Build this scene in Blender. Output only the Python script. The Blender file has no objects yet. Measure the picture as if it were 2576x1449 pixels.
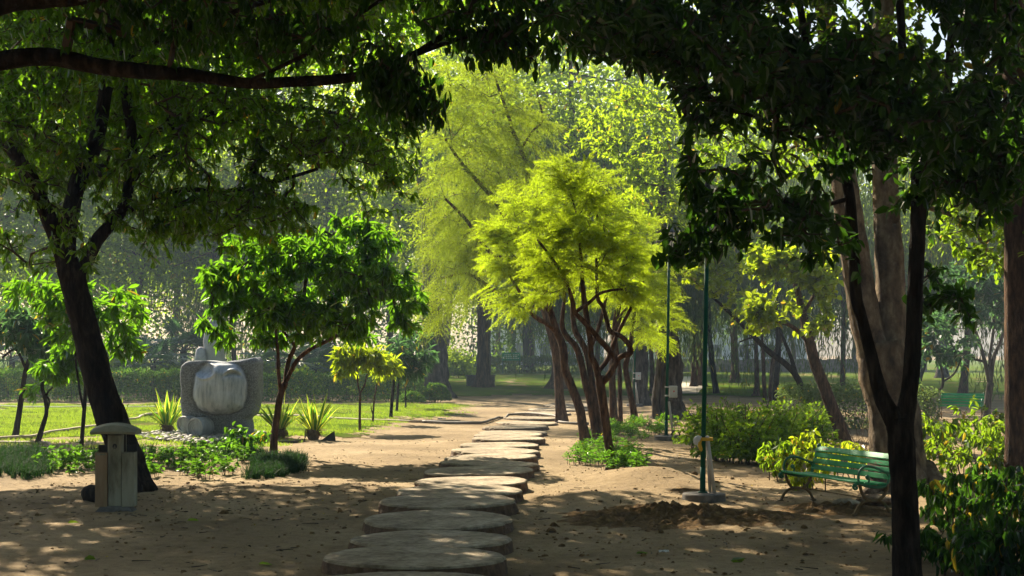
import bpy, math, random
import numpy as np
from mathutils import Vector, Matrix

SC = bpy.context.scene
COL = SC.collection
RNG = np.random.default_rng(7)
random.seed(7)
R = math.radians

# ------------------------------------------------------------------ camera, sky, sun, exposure
F, CX, HY, H = 3900.0, 1288.0, 875.0, 2.35          # focal length in photo pixels (2576 wide), horizon row, eye height
cam_d = bpy.data.cameras.new("camera")
cam = bpy.data.objects.new("camera", cam_d); COL.objects.link(cam)
cam.location = (0, 0, H); cam.rotation_euler = (R(90), 0, 0)
cam_d.sensor_width = 36.0
cam_d.lens = 36.0 * F / 2576.0
cam_d.shift_y = (HY - 724.5) / 2576.0
cam_d.clip_start = 0.1; cam_d.clip_end = 3000
SC.camera = cam

SUN_AZ, SUN_EL = R(-28), R(33)
world = bpy.data.worlds.new("World"); SC.world = world
world.use_nodes = True
wt = world.node_tree
sky = wt.nodes.new("ShaderNodeTexSky"); sky.sky_type = 'NISHITA'; sky.sun_disc = False
sky.sun_elevation = SUN_EL; sky.sun_rotation = SUN_AZ
sky.air_density = 1.0; sky.dust_density = 2.0; sky.ozone_density = 1.0
bg = wt.nodes["Background"]; bg.inputs[1].default_value = 0.05
wt.links.new(sky.outputs[0], bg.inputs[0])
sun_d = bpy.data.lights.new("sun", 'SUN'); sun_d.energy = 5.0; sun_d.angle = R(0.5); sun_d.color = (1.0, 0.87, 0.66)
sun = bpy.data.objects.new("sun", sun_d); COL.objects.link(sun)
SUNV = Vector((math.sin(SUN_AZ)*math.cos(SUN_EL), math.cos(SUN_AZ)*math.cos(SUN_EL), math.sin(SUN_EL)))
sun.rotation_euler = SUNV.to_track_quat('Z', 'Y').to_euler()
sun.location = (-20, 40, 40)
SC.view_settings.view_transform = 'Standard'; SC.view_settings.look = 'None'
SC.view_settings.exposure = 1.75; SC.view_settings.gamma = 1.0; SC.view_settings.use_curve_mapping = False
cy = SC.cycles
cy.use_denoising = True; cy.denoiser = 'OPENIMAGEDENOISE'
cy.max_bounces = 6; cy.diffuse_bounces = 2; cy.glossy_bounces = 2; cy.transmission_bounces = 2
cy.volume_bounces = 0; cy.transparent_max_bounces = 4
cy.sample_clamp_indirect = 4.0; cy.caustics_reflective = False; cy.caustics_refractive = False
cy.use_adaptive_sampling = True; cy.adaptive_threshold = 0.02
HAZE_DENSITY = 0.0010

# ------------------------------------------------------------------ pixel <-> world, terrain
def P(px, py, Y): return np.array([(px-CX)/F*Y, Y, H-(py-HY)/F*Y])
def gY(py): return H*F/(py-HY)
def hsh(x, y):
    return (np.sin(x*1.31+y*0.7)+np.sin(x*0.57-y*1.13+1.3)+np.sin(x*2.3+y*1.9+.5)*.5)/2.5
def gz(x, y):
    x = np.asarray(x, float); y = np.asarray(y, float)
    z = 0.03*hsh(x, y) + 0.012*hsh(x*3.1+4, y*3.3)
    z = z + 0.26*np.exp(-(((x-2.5)/0.9)**2+((y-27.2)/1.6)**2))        # low mound beside the lamp post
    z = z + 0.10*np.exp(-(((x-1.2)/0.8)**2+((y-24.3)/0.9)**2))
    z = z - 0.10*np.exp(-(((x-3.2)/0.35)**2+((y-28.6)/0.9)**2))
    z = z - 0.05*np.exp(-(((x-1.3)/0.6)**2+((y-33.0)/2.5)**2))
    return z
def G(px, py):
    Y = gY(py); x = (px-CX)/F*Y
    return np.array([x, Y, float(gz(x, Y))])

def gp(px, Y): x = (px-CX)/F*Y; return np.array([x, Y, float(gz(x, Y))])
# ------------------------------------------------------------------ object helpers
def link(o, parent=None):
    COL.objects.link(o)
    if parent is not None: o.parent = parent
    return o
def tag(o, label=None, cat=None, group=None, kind=None):
    if label: o["label"] = label
    if cat: o["category"] = cat
    if group: o["group"] = group
    if kind: o["kind"] = kind
    return o
def thing(name, label, cat, loc=(0, 0, 0), rz=0.0, group=None):
    o = bpy.data.objects.new(name, None); o.empty_display_size = 0.2
    link(o); o.location = tuple(float(v) for v in loc); o.rotation_euler = (0, 0, rz)
    return tag(o, label, cat, group)
def copy_tree(o, parent=None):
    c = o.copy(); link(c, parent)
    for ch in list(o.children): copy_tree(ch, c)
    return c
def make_mesh(name, V, faces=None, quads=None, tris=None, mats=(), smooth=False, mi=None, tint=None, parent=None, org=None):
    me = bpy.data.meshes.new(name)
    V = np.asarray(V, np.float32)
    if org is not None: V = V - np.asarray(org, np.float32)
    if faces is not None:
        me.from_pydata([tuple(map(float, v)) for v in V], [], faces)
    else:
        me.vertices.add(len(V)); me.vertices.foreach_set("co", V.ravel())
        li, ls, n = [], [], 0
        for arr, k in ((quads, 4), (tris, 3)):
            if arr is not None and len(arr):
                a = np.asarray(arr, np.int32).reshape(-1, k)
                li.append(a.ravel()); ls.append(n+np.arange(len(a), dtype=np.int32)*k); n += a.size
        li = np.concatenate(li); ls = np.concatenate(ls)
        me.loops.add(len(li)); me.loops.foreach_set("vertex_index", li)
        me.polygons.add(len(ls)); me.polygons.foreach_set("loop_start", ls)
    if tint is not None:
        a = me.attributes.new("tint", 'FLOAT', 'POINT'); a.data.foreach_set("value", np.asarray(tint, np.float32))
    for m in mats: me.materials.append(m)
    if mi is not None: me.polygons.foreach_set("material_index", np.asarray(mi, np.int32))
    me.update(calc_edges=True); me.validate()
    me.polygons.foreach_set("use_smooth", np.full(len(me.polygons), bool(smooth)))
    o = bpy.data.objects.new(name, me)
    return link(o, parent)
class MB:
    """collects quads and triangles for ONE mesh"""
    def __init__(s): s.v = []; s.f = []; s.m = []
    def add(s, v, f, m=0):
        b = len(s.v); s.v += [tuple(map(float, p)) for p in v]; s.f += [tuple(b+i for i in q) for q in f]; s.m += [m]*len(f)
    def box(s, c, d, rot=None, m=0, bev=0.0):
        c = np.array(c, float); hx, hy, hz = [q/2 for q in d]
        if bev > 0:
            b = min(bev, hx*.9, hy*.9, hz*.9); pts = []
            for (zz, ins) in ((-hz, b), (-hz+b, 0), (hz-b, 0), (hz, b)):
                X, Y = hx-ins, hy-ins; k = b if ins == 0 else b*.5
                pts += [(-X+k, -Y, zz), (X-k, -Y, zz), (X, -Y+k, zz), (X, Y-k, zz), (X-k, Y, zz), (-X+k, Y, zz), (-X, Y-k, zz), (-X, -Y+k, zz)]
            fs = [tuple(range(7, -1, -1)), tuple(range(24, 32))]
            for r in range(3):
                for i in range(8): j = (i+1) % 8; fs.append((r*8+i, r*8+j, r*8+8+j, r*8+8+i))
        else:
            pts = [(x*hx, y*hy, z*hz) for z in (-1, 1) for (x, y) in ((-1, -1), (1, -1), (1, 1), (-1, 1))]
            fs = [(3, 2, 1, 0), (4, 5, 6, 7), (0, 1, 5, 4), (1, 2, 6, 5), (2, 3, 7, 6), (3, 0, 4, 7)]
        pts = np.array(pts)
        if rot is not None: pts = pts @ np.array(rot.to_3x3() if hasattr(rot, 'to_3x3') else rot).T
        s.add(pts+c, fs, m)
    def tube(s, pts, rad, n=8, m=0, caps=True, flat=1.0):
        pts = np.asarray(pts, float); k = len(pts)
        rad = np.broadcast_to(np.asarray(rad, float), (k,))
        t = np.gradient(pts, axis=0); t /= np.linalg.norm(t, axis=1)[:, None]+1e-9
        ref = np.array([0, 0, 1.]) if abs(t[0][2]) < .9 else np.array([1., 0, 0])
        u = np.cross(t[0], ref); u /= np.linalg.norm(u)
        V = []
        for i in range(k):
            u = u - t[i]*np.dot(u, t[i]); u /= np.linalg.norm(u)+1e-9
            w = np.cross(t[i], u)
            for j in range(n):
                a = 2*math.pi*j/n; V.append(pts[i]+rad[i]*(math.cos(a)*u*flat+math.sin(a)*w))
        Fs = []
        for i in range(k-1):
            for j in range(n): Fs.append((i*n+j, i*n+(j+1) % n, (i+1)*n+(j+1) % n, (i+1)*n+j))
        if caps: Fs.append(tuple(range(n-1, -1, -1))); Fs.append(tuple(range((k-1)*n, k*n)))
        s.add(V, Fs, m)
    def lathe(s, prof, n=24, c=(0, 0, 0), m=0, wob=0.0, sx=1.0, sy=1.0):
        V = []; ph = random.random()*6
        for (r, z) in prof:
            for j in range(n):
                a = 2*math.pi*j/n; q = r*(1+wob*(math.sin(3*a+ph)+.6*math.sin(7*a+2*ph)+.4*math.sin(13*a)))
                V.append((c[0]+q*math.cos(a)*sx, c[1]+q*math.sin(a)*sy, c[2]+z))
        Fs = []; k = len(prof)
        for i in range(k-1):
            for j in range(n): Fs.append((i*n+j, i*n+(j+1) % n, (i+1)*n+(j+1) % n, (i+1)*n+j))
        Fs.append(tuple(range(n-1, -1, -1))); Fs.append(tuple(range((k-1)*n, k*n)))
        s.add(V, Fs, m)
    def build(s, name, mats, parent=None, smooth=False, org=None):
        if not isinstance(mats, (list, tuple)): mats = [mats]
        return make_mesh(name, s.v, faces=s.f, mats=mats, smooth=smooth, mi=s.m, parent=parent, org=org)
def spline(pts, n=6):
    """Catmull-Rom through rows of any width"""
    p = np.asarray(pts, float)
    if len(p) < 3:
        t = np.linspace(0, 1, n+1)[:, None]; return p[0]*(1-t)+p[-1]*t
    q = np.vstack([2*p[0]-p[1], p, 2*p[-1]-p[-2]]); out = []
    for i in range(1, len(q)-2):
        a, b, c, d = q[i-1], q[i], q[i+1], q[i+2]
        for t in np.linspace(0, 1, n, endpoint=False):
            out.append(.5*((2*b)+(-a+c)*t+(2*a-5*b+4*c-d)*t*t+(-a+3*b-3*c+d)*t**3))
    out.append(p[-1]); return np.array(out)

# ------------------------------------------------------------------ materials
def newmat(name):
    m = bpy.data.materials.new(name); m.use_nodes = True
    nt = m.node_tree; nt.nodes.clear()
    out = nt.nodes.new("ShaderNodeOutputMaterial")
    return m, nt, out
def N(nt, typ, **kw):
    n = nt.nodes.new(typ)
    for k, v in kw.items(): setattr(n, k, v)
    return n
def ramp(nt, src, stops):
    r = N(nt, "ShaderNodeValToRGB"); e = r.color_ramp.elements
    while len(e) < len(stops): e.new(0.5)
    for i, (p, c) in enumerate(stops):
        e[i].position = p; e[i].color = (*c, 1) if len(c) == 3 else c
    nt.links.new(src, r.inputs[0]); return r
def noise(nt, scale, detail=6, rough=.6, vec=None, coord='Object', sc=(1, 1, 1)):
    if vec is None:
        tc = N(nt, "ShaderNodeTexCoord"); mp = N(nt, "ShaderNodeMapping"); mp.inputs['Scale'].default_value = sc
        nt.links.new(tc.outputs[coord], mp.inputs[0]); vec = mp.outputs[0]
    n = N(nt, "ShaderNodeTexNoise"); n.inputs['Scale'].default_value = scale; n.inputs['Detail'].default_value = detail
    n.inputs['Roughness'].default_value = rough
    nt.links.new(vec, n.inputs['Vector']); return n
def surf(name, stops, scale=6, rough=.85, bump=.3, bscale=30, sc=(1, 1, 1), spec=.3, detail=7, bdist=.02, metal=0.0, stops2=None, scale2=2.0, coat=0):
    m, nt, out = newmat(name)
    b = N(nt, "ShaderNodeBsdfPrincipled")
    n = noise(nt, scale, detail, .62, sc=sc)
    r = ramp(nt, n.outputs[0], stops); col = r.outputs[0]
    if stops2:
        n2 = noise(nt, scale2, 5, .6, sc=sc); r2 = ramp(nt, n2.outputs[0], stops2)
        mx = N(nt, "ShaderNodeMix", data_type='RGBA', blend_type='MULTIPLY'); mx.inputs[0].default_value = 1
        nt.links.new(col, mx.inputs[6]); nt.links.new(r2.outputs[0], mx.inputs[7]); col = mx.outputs[2]
    nt.links.new(col, b.inputs['Base Color'])
    b.inputs['Roughness'].default_value = rough; b.inputs['Specular IOR Level'].default_value = spec; b.inputs['Metallic'].default_value = metal
    if coat: b.inputs['Coat Weight'].default_value = coat
    if bump:
        nb = noise(nt, bscale, 6, .7, sc=sc); bp = N(nt, "ShaderNodeBump"); bp.inputs['Strength'].default_value = bump; bp.inputs['Distance'].default_value = bdist
        nt.links.new(nb.outputs[0], bp.inputs['Height']); nt.links.new(bp.outputs[0], b.inputs['Normal'])
    nt.links.new(b.outputs[0], out.inputs[0]); return m
def leafmat(name, lo, hi, trans, tw=.5, gloss=.12, rough=.4):
    """thin leaf: reflects lo..hi, lets through trans; every leaf has its own tint"""
    m, nt, out = newmat(name)
    at = N(nt, "ShaderNodeAttribute", attribute_name="tint")
    r1 = ramp(nt, at.outputs['Fac'], [(0, lo), (.85, hi), (.96, hi), (1, (.30, .22, .02))])
    r2 = ramp(nt, at.outputs['Fac'], [(0, tuple(c*.6 for c in trans)), (.85, tuple(c*1.25 for c in trans)), (.96, tuple(c*1.25 for c in trans)), (1, (.55, .40, .03))])
    d = N(nt, "ShaderNodeBsdfDiffuse"); t = N(nt, "ShaderNodeBsdfTranslucent"); g = N(nt, "ShaderNodeBsdfGlossy")
    g.inputs['Roughness'].default_value = rough; g.inputs['Color'].default_value = (1, 1, 1, 1)
    nt.links.new(r1.outputs[0], d.inputs[0]); nt.links.new(r2.outputs[0], t.inputs[0])
    m1 = N(nt, "ShaderNodeMixShader"); m1.inputs[0].default_value = tw
    nt.links.new(d.outputs[0], m1.inputs[1]); nt.links.new(t.outputs[0], m1.inputs[2])
    m2 = N(nt, "ShaderNodeMixShader")
    fr = N(nt, "ShaderNodeFresnel"); fr.inputs[0].default_value = 1.4
    mu = N(nt, "ShaderNodeMath", operation='MULTIPLY'); mu.inputs[1].default_value = gloss*1.0
    nt.links.new(fr.outputs[0], mu.inputs[0]); nt.links.new(mu.outputs[0], m2.inputs[0])
    nt.links.new(m1.outputs[0], m2.inputs[1]); nt.links.new(g.outputs[0], m2.inputs[2])
    nt.links.new(m2.outputs[0], out.inputs[0]); return m
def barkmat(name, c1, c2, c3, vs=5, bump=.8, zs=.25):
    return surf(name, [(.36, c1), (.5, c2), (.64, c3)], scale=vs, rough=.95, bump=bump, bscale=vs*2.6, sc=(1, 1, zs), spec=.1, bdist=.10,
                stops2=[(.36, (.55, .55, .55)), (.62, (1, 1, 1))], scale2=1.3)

def ground_mat():
    m, nt, out = newmat("trodden_earth")
    b = N(nt, "ShaderNodeBsdfPrincipled"); b.inputs['Roughness'].default_value = .95; b.inputs['Specular IOR Level'].default_value = .15
    n1 = noise(nt, .35, 8, .6); r1 = ramp(nt, n1.outputs[0], [(.3, (.175, .12, .058)), (.5, (.27, .192, .098)), (.7, (.38, .285, .162))])
    n2 = noise(nt, 6, 10, .7); r2 = ramp(nt, n2.outputs[0], [(.3, (.62, .58, .54)), (.55, (1, 1, 1))])
    n3 = noise(nt, 55, 5, .75); r3 = ramp(nt, n3.outputs[0], [(.34, (.35, .30, .26)), (.46, (1, 1, 1))])
    mx = N(nt, "ShaderNodeMix", data_type='RGBA', blend_type='MULTIPLY'); mx.inputs[0].default_value = .8
    nt.links.new(r1.outputs[0], mx.inputs[6]); nt.links.new(r2.outputs[0], mx.inputs[7])
    my = N(nt, "ShaderNodeMix", data_type='RGBA', blend_type='MULTIPLY'); my.inputs[0].default_value = .6
    nt.links.new(mx.outputs[2], my.inputs[6]); nt.links.new(r3.outputs[0], my.inputs[7])
    nt.links.new(my.outputs[2], b.inputs['Base Color'])
    nb = noise(nt, 9, 12, .72); bp = N(nt, "ShaderNodeBump"); bp.inputs['Strength'].default_value = .9; bp.inputs['Distance'].default_value = .05
    nt.links.new(nb.outputs[0], bp.inputs['Height']); nt.links.new(bp.outputs[0], b.inputs['Normal'])
    nt.links.new(b.outputs[0], out.inputs[0]); return m
def lawn_mat():
    m, nt, out = newmat("lawn_turf")
    n1 = noise(nt, .5, 9, .65); r1 = ramp(nt, n1.outputs[0], [(.36, (.24, .19, .085)), (.46, (.12, .16, .035)), (.55, (.11, .19, .022)), (.7, (.18, .26, .03))])
    n2 = noise(nt, 25, 5, .7); r2 = ramp(nt, n2.outputs[0], [(.3, (.55, .55, .5)), (.6, (1, 1, 1))])
    mx = N(nt, "ShaderNodeMix", data_type='RGBA', blend_type='MULTIPLY'); mx.inputs[0].default_value = 1
    nt.links.new(r1.outputs[0], mx.inputs[6]); nt.links.new(r2.outputs[0], mx.inputs[7])
    d = N(nt, "ShaderNodeBsdfDiffuse"); nt.links.new(mx.outputs[2], d.inputs[0])
    nb = noise(nt, 30, 8, .8); bp = N(nt, "ShaderNodeBump"); bp.inputs['Strength'].default_value = 1; bp.inputs['Distance'].default_value = .06
    nt.links.new(nb.outputs[0], bp.inputs['Height']); nt.links.new(bp.outputs[0], d.inputs['Normal'])
    nt.links.new(d.outputs[0], out.inputs[0]); return m

M = {}
M['ground'] = ground_mat(); M['lawn'] = lawn_mat()
M['soil'] = surf("loose_soil", [(.3, (.09, .052, .02)), (.52, (.20, .12, .048)), (.68, (.34, .21, .09))], scale=9, rough=.97, bump=1, bscale=26, bdist=.06, spec=.1)
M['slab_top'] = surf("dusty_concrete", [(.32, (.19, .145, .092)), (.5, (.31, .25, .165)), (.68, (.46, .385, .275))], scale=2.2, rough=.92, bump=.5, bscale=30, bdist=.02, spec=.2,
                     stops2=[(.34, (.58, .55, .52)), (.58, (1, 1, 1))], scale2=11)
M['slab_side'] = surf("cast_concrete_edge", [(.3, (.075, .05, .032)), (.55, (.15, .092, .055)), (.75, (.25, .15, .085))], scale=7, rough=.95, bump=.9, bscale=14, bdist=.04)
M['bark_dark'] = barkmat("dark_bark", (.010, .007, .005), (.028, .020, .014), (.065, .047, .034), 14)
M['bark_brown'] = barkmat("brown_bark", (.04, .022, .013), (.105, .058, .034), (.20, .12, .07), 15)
M['bark_pale'] = barkmat("pale_mottled_bark", (.085, .06, .04), (.20, .145, .095), (.36, .285, .195), 5, 1.0, .55)
M['bark_grey'] = barkmat("grey_bark", (.03, .025, .021), (.085, .07, .058), (.16, .14, .12), 9)
M['twig'] = surf("twig_bark", [(.3, (.035, .024, .016)), (.7, (.08, .055, .035))], scale=9, bump=0)
M['leaf_mango'] = leafmat("glossy_dark_leaf", (.010, .03, .007), (.032, .08, .010), (.22, .46, .012), .55, .10, .38)
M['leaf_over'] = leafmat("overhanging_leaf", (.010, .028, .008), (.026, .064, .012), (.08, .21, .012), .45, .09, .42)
M['leaf_oblong'] = leafmat("oblong_bright_leaf", (.022, .07, .008), (.06, .15, .014), (.20, .46, .014), .55, .12, .36)
M['leaf_yellow'] = leafmat("young_yellow_leaf", (.07, .13, .012), (.15, .23, .018), (.46, .60, .015), .58, .10, .4)
M['leaf_mid'] = leafmat("mid_green_leaf", (.022, .065, .010), (.06, .13, .016), (.28, .46, .015), .52, .08, .42)
M['leaf_blue'] = leafmat("blue_green_leaf", (.03, .075, .045), (.06, .12, .07), (.10, .24, .06), .45, .16, .4)
M['feather'] = leafmat("feathery_needle", (.07, .13, .012), (.16, .25, .018), (.50, .66, .018), .6, .03, .5)
M['feather_back'] = leafmat("drooping_needle", (.045, .09, .014), (.12, .18, .018), (.38, .50, .018), .57, .03, .5)
M['feather_grey'] = leafmat("grey_green_needle", (.045, .08, .03), (.09, .13, .05), (.18, .27, .06), .5, .05, .5)
M['hedge'] = leafmat("clipped_hedge_leaf", (.02, .06, .014), (.06, .13, .02), (.13, .28, .02), .45, .08, .45)
M['bg_dark'] = leafmat("far_dark_leaf", (.014, .04, .014), (.045, .09, .022), (.20, .36, .02), .5, .06, .45)
M['bg_light'] = leafmat("far_bright_leaf", (.03, .08, .012), (.085, .16, .015), (.42, .60, .012), .58, .05, .45)
M['grass'] = leafmat("grass_blade", (.06, .12, .015), (.14, .22, .03), (.32, .46, .03), .5, .06, .5)
M['mondo'] = leafmat("dark_tuft_blade", (.006, .022, .008), (.016, .042, .014), (.025, .07, .012), .4, .015, .6)
M['plant'] = leafmat("bedding_leaf", (.03, .09, .01), (.07, .16, .018), (.16, .38, .018), .5, .12, .4)
M['granite'] = surf("rough_granite", [(.34, (.12, .13, .145)), (.5, (.20, .215, .235)), (.66, (.31, .325, .345))], scale=28, rough=.9, bump=1.0, bscale=34, bdist=.03, spec=.25,
                    stops2=[(.3, (.62, .55, .48)), (.65, (1, 1, 1))], scale2=1.1)
M['granite_smooth'] = surf("smoothed_granite", [(.3, (.28, .31, .35)), (.55, (.42, .46, .51)), (.75, (.55, .58, .61))], scale=3, rough=.55, bump=.12, bscale=60, bdist=.01, spec=.45, sc=(3, 3, .5),
                           stops2=[(.35, (.6, .56, .5)), (.6, (1, 1, 1))], scale2=.9)
M['pale_stone'] = surf("pale_carved_stone", [(.3, (.26, .26, .28)), (.7, (.42, .42, .44))], scale=4, rough=.8, bump=.3, bscale=20)
M['pebble'] = surf("river_pebble", [(.25, (.18, .15, .13)), (.5, (.30, .27, .24)), (.75, (.42, .36, .30))], scale=3.5, rough=.7, bump=.15, bscale=30, coat=0)
M['green_paint'] = surf("weathered_green_paint", [(.3, (.006, .17, .055)), (.5, (.01, .27, .085)), (.60, (.02, .33, .12)), (.63, (.15, .10, .06))], scale=5, rough=.6, bump=.3, bscale=40, bdist=.004, sc=(.25, 1, 1), spec=.25)
M['green_iron'] = surf("green_cast_iron", [(.35, (.012, .11, .055)), (.6, (.02, .17, .085)), (.8, (.06, .14, .08))], scale=8, rough=.5, bump=.4, bscale=40, bdist=.006, spec=.5)
M['rust_iron'] = surf("rusted_iron_leg", [(.3, (.10, .075, .03)), (.55, (.16, .10, .04)), (.75, (.06, .11, .055))], scale=7, rough=.75, bump=.5, bscale=40, bdist=.006)
M['post_green'] = surf("lamp_post_paint", [(.3, (.003, .06, .035)), (.7, (.006, .095, .055))], scale=4, rough=.65, bump=.08, bscale=30, bdist=.004, spec=.15)
M['concrete'] = surf("grey_concrete", [(.3, (.09, .08, .07)), (.6, (.17, .155, .135)), (.8, (.26, .24, .21))], scale=10, rough=.95, bump=.7, bscale=45, bdist=.015)
M['pipe'] = surf("dusty_plastic_pipe", [(.3, (.38, .33, .28)), (.65, (.58, .54, .48))], scale=3, rough=.6, bump=.1, bscale=30, sc=(2, 2, .4))
M['tape'] = surf("yellow_tape", [(.3, (.55, .30, .02)), (.7, (.78, .48, .04))], scale=10, rough=.5, bump=.3, bscale=30)
M['rag'] = surf("white_rag", [(.3, (.5, .49, .46)), (.7, (.75, .73, .7))], scale=10, rough=.8, bump=.4, bscale=20)
M['box_grey'] = surf("grey_switch_box", [(.3, (.46, .47, .44)), (.7, (.6, .6, .57))], scale=4, rough=.5, bump=.05)
M['red'] = surf("red_mark", [(.3, (.5, .03, .04)), (.7, (.65, .05, .06))], scale=4, rough=.6, bump=0)
M['black'] = surf("black_plastic", [(.3, (.012, .012, .012)), (.7, (.03, .03, .03))], scale=8, rough=.6, bump=.3)
M['lantern'] = surf("frosted_lantern_glass", [(.3, (.6, .6, .57)), (.7, (.72, .72, .68))], scale=4, rough=.25, bump=0, spec=.5)
M['bin'] = surf("mossy_painted_metal", [(.3, (.17, .16, .10)), (.5, (.28, .275, .20)), (.75, (.38, .375, .29))], scale=2.5, rough=.75, bump=.3, bscale=30, bdist=.006, sc=(1.5, 1.5, .5),
                stops2=[(.32, (.45, .42, .33)), (.55, (1, 1, 1))], scale2=4)
M['bin_sun_tint'] = surf("sun_tinted_metal", [(.3, (.22, .14, .07)), (.5, (.30, .21, .12)), (.75, (.34, .28, .19))], scale=2.5, rough=.8, bump=.3, bscale=30, bdist=.006, sc=(1.5, 1.5, .5))  # left bin: a warm sun fleck put into its browner colour
M['bin_roof'] = surf("weathered_roof_sheet", [(.3, (.18, .17, .11)), (.6, (.29, .28, .19)), (.8, (.40, .36, .26))], scale=4, rough=.8, bump=.4, bscale=25)
M['hose'] = surf("dusty_hose", [(.3, (.34, .25, .17)), (.7, (.48, .37, .27))], scale=6, rough=.7, bump=.2)
M['hose_dark'] = surf("grey_hose", [(.3, (.11, .09, .07)), (.7, (.19, .16, .13))], scale=6, rough=.7, bump=.2)
M['wall'] = surf("rubble_stone_wall", [(.3, (.12, .095, .075)), (.5, (.22, .18, .145)), (.75, (.34, .29, .24))], scale=2.6, rough=.95, bump=1, bscale=4, bdist=.08, sc=(.8, 1, 1.6))
M['building'] = surf("pale_plaster", [(.3, (.55, .56, .57)), (.7, (.68, .68, .67))], scale=.5, rough=.9, bump=.1)
M['window'] = surf("dark_window_glass", [(.3, (.05, .06, .07)), (.7, (.09, .10, .11))], scale=.5, rough=.2, bump=0, spec=.6)
M['sign_green'] = surf("green_sign_board", [(.3, (.01, .19, .09)), (.7, (.015, .25, .12))], scale=3, rough=.5, bump=0)
M['white'] = surf("white_lettering", [(.3, (.7, .72, .7)), (.7, (.8, .8, .78))], scale=3, rough=.6, bump=0)
M['path'] = surf("pale_gravel_path", [(.3, (.40, .34, .28)), (.7, (.55, .49, .42))], scale=3, rough=.95, bump=.4)
M['trunkbase'] = surf("dry_leaf_base", [(.3, (.06, .04, .025)), (.7, (.18, .12, .07))], scale=22, rough=.95, bump=1, bscale=30)
M['dead'] = leafmat("dry_leaf", (.06, .045, .03), (.16, .12, .07), (.10, .07, .03), .3, .05, .6)

def carved_mat():
    m, nt, out = newmat("carved_granite"); at = N(nt, "ShaderNodeAttribute", attribute_name="tint")
    b = N(nt, "ShaderNodeBsdfPrincipled"); b.inputs['Specular IOR Level'].default_value = .35
    n1 = noise(nt, 28, 7, .62); r1 = ramp(nt, n1.outputs[0], [(.34, (.10, .115, .14)), (.5, (.19, .215, .25)), (.66, (.32, .345, .38))])
    n2 = noise(nt, 3, 7, .62, sc=(3, 3, .5)); r2 = ramp(nt, n2.outputs[0], [(.34, (.25, .30, .36)), (.52, (.41, .47, .55)), (.7, (.56, .61, .67))])  # smoothed front; its pale blue tone also stands in for sky light
    mx = N(nt, "ShaderNodeMix", data_type='RGBA'); nt.links.new(at.outputs['Fac'], mx.inputs[0]); nt.links.new(r1.outputs[0], mx.inputs[6]); nt.links.new(r2.outputs[0], mx.inputs[7])
    n3 = noise(nt, 1.2, 5, .6); r3 = ramp(nt, n3.outputs[0], [(.36, (.80, .77, .72)), (.58, (1, 1, 1))])
    mu = N(nt, "ShaderNodeMix", data_type='RGBA', blend_type='MULTIPLY'); mu.inputs[0].default_value = .8; nt.links.new(mx.outputs[2], mu.inputs[6]); nt.links.new(r3.outputs[0], mu.inputs[7]); nt.links.new(mu.outputs[2], b.inputs['Base Color'])
    mr = N(nt, "ShaderNodeMapRange"); mr.inputs[3].default_value = .92; mr.inputs[4].default_value = .5; nt.links.new(at.outputs['Fac'], mr.inputs[0]); nt.links.new(mr.outputs[0], b.inputs['Roughness'])
    ms_ = N(nt, "ShaderNodeMapRange"); ms_.inputs[3].default_value = 1.0; ms_.inputs[4].default_value = .12; nt.links.new(at.outputs['Fac'], ms_.inputs[0])
    nb = noise(nt, 34, 6, .7); bp = N(nt, "ShaderNodeBump"); bp.inputs['Distance'].default_value = .03; nt.links.new(ms_.outputs[0], bp.inputs['Strength']); nt.links.new(nb.outputs[0], bp.inputs['Height']); nt.links.new(bp.outputs[0], b.inputs['Normal'])
    nt.links.new(b.outputs[0], out.inputs[0]); return m
M['carved'] = carved_mat()
def yucca_mat():
    m, nt, out = newmat("variegated_sword_leaf")
    at = N(nt, "ShaderNodeAttribute", attribute_name="tint")
    r1 = ramp(nt, at.outputs['Fac'], [(0, (.05, .14, .015)), (.3, (.09, .20, .02)), (.5, (.42, .44, .07)), (1, (.54, .53, .12))])
    r2 = ramp(nt, at.outputs['Fac'], [(0, (.14, .36, .02)), (.3, (.20, .44, .02)), (.5, (.72, .74, .06)), (1, (.80, .78, .10))])
    d = N(nt, "ShaderNodeBsdfDiffuse"); t = N(nt, "ShaderNodeBsdfTranslucent")
    nt.links.new(r1.outputs[0], d.inputs[0]); nt.links.new(r2.outputs[0], t.inputs[0])
    mx = N(nt, "ShaderNodeMixShader"); mx.inputs[0].default_value = .45
    nt.links.new(d.outputs[0], mx.inputs[1]); nt.links.new(t.outputs[0], mx.inputs[2]); nt.links.new(mx.outputs[0], out.inputs[0])
    return m
M['yucca'] = yucca_mat()

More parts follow.
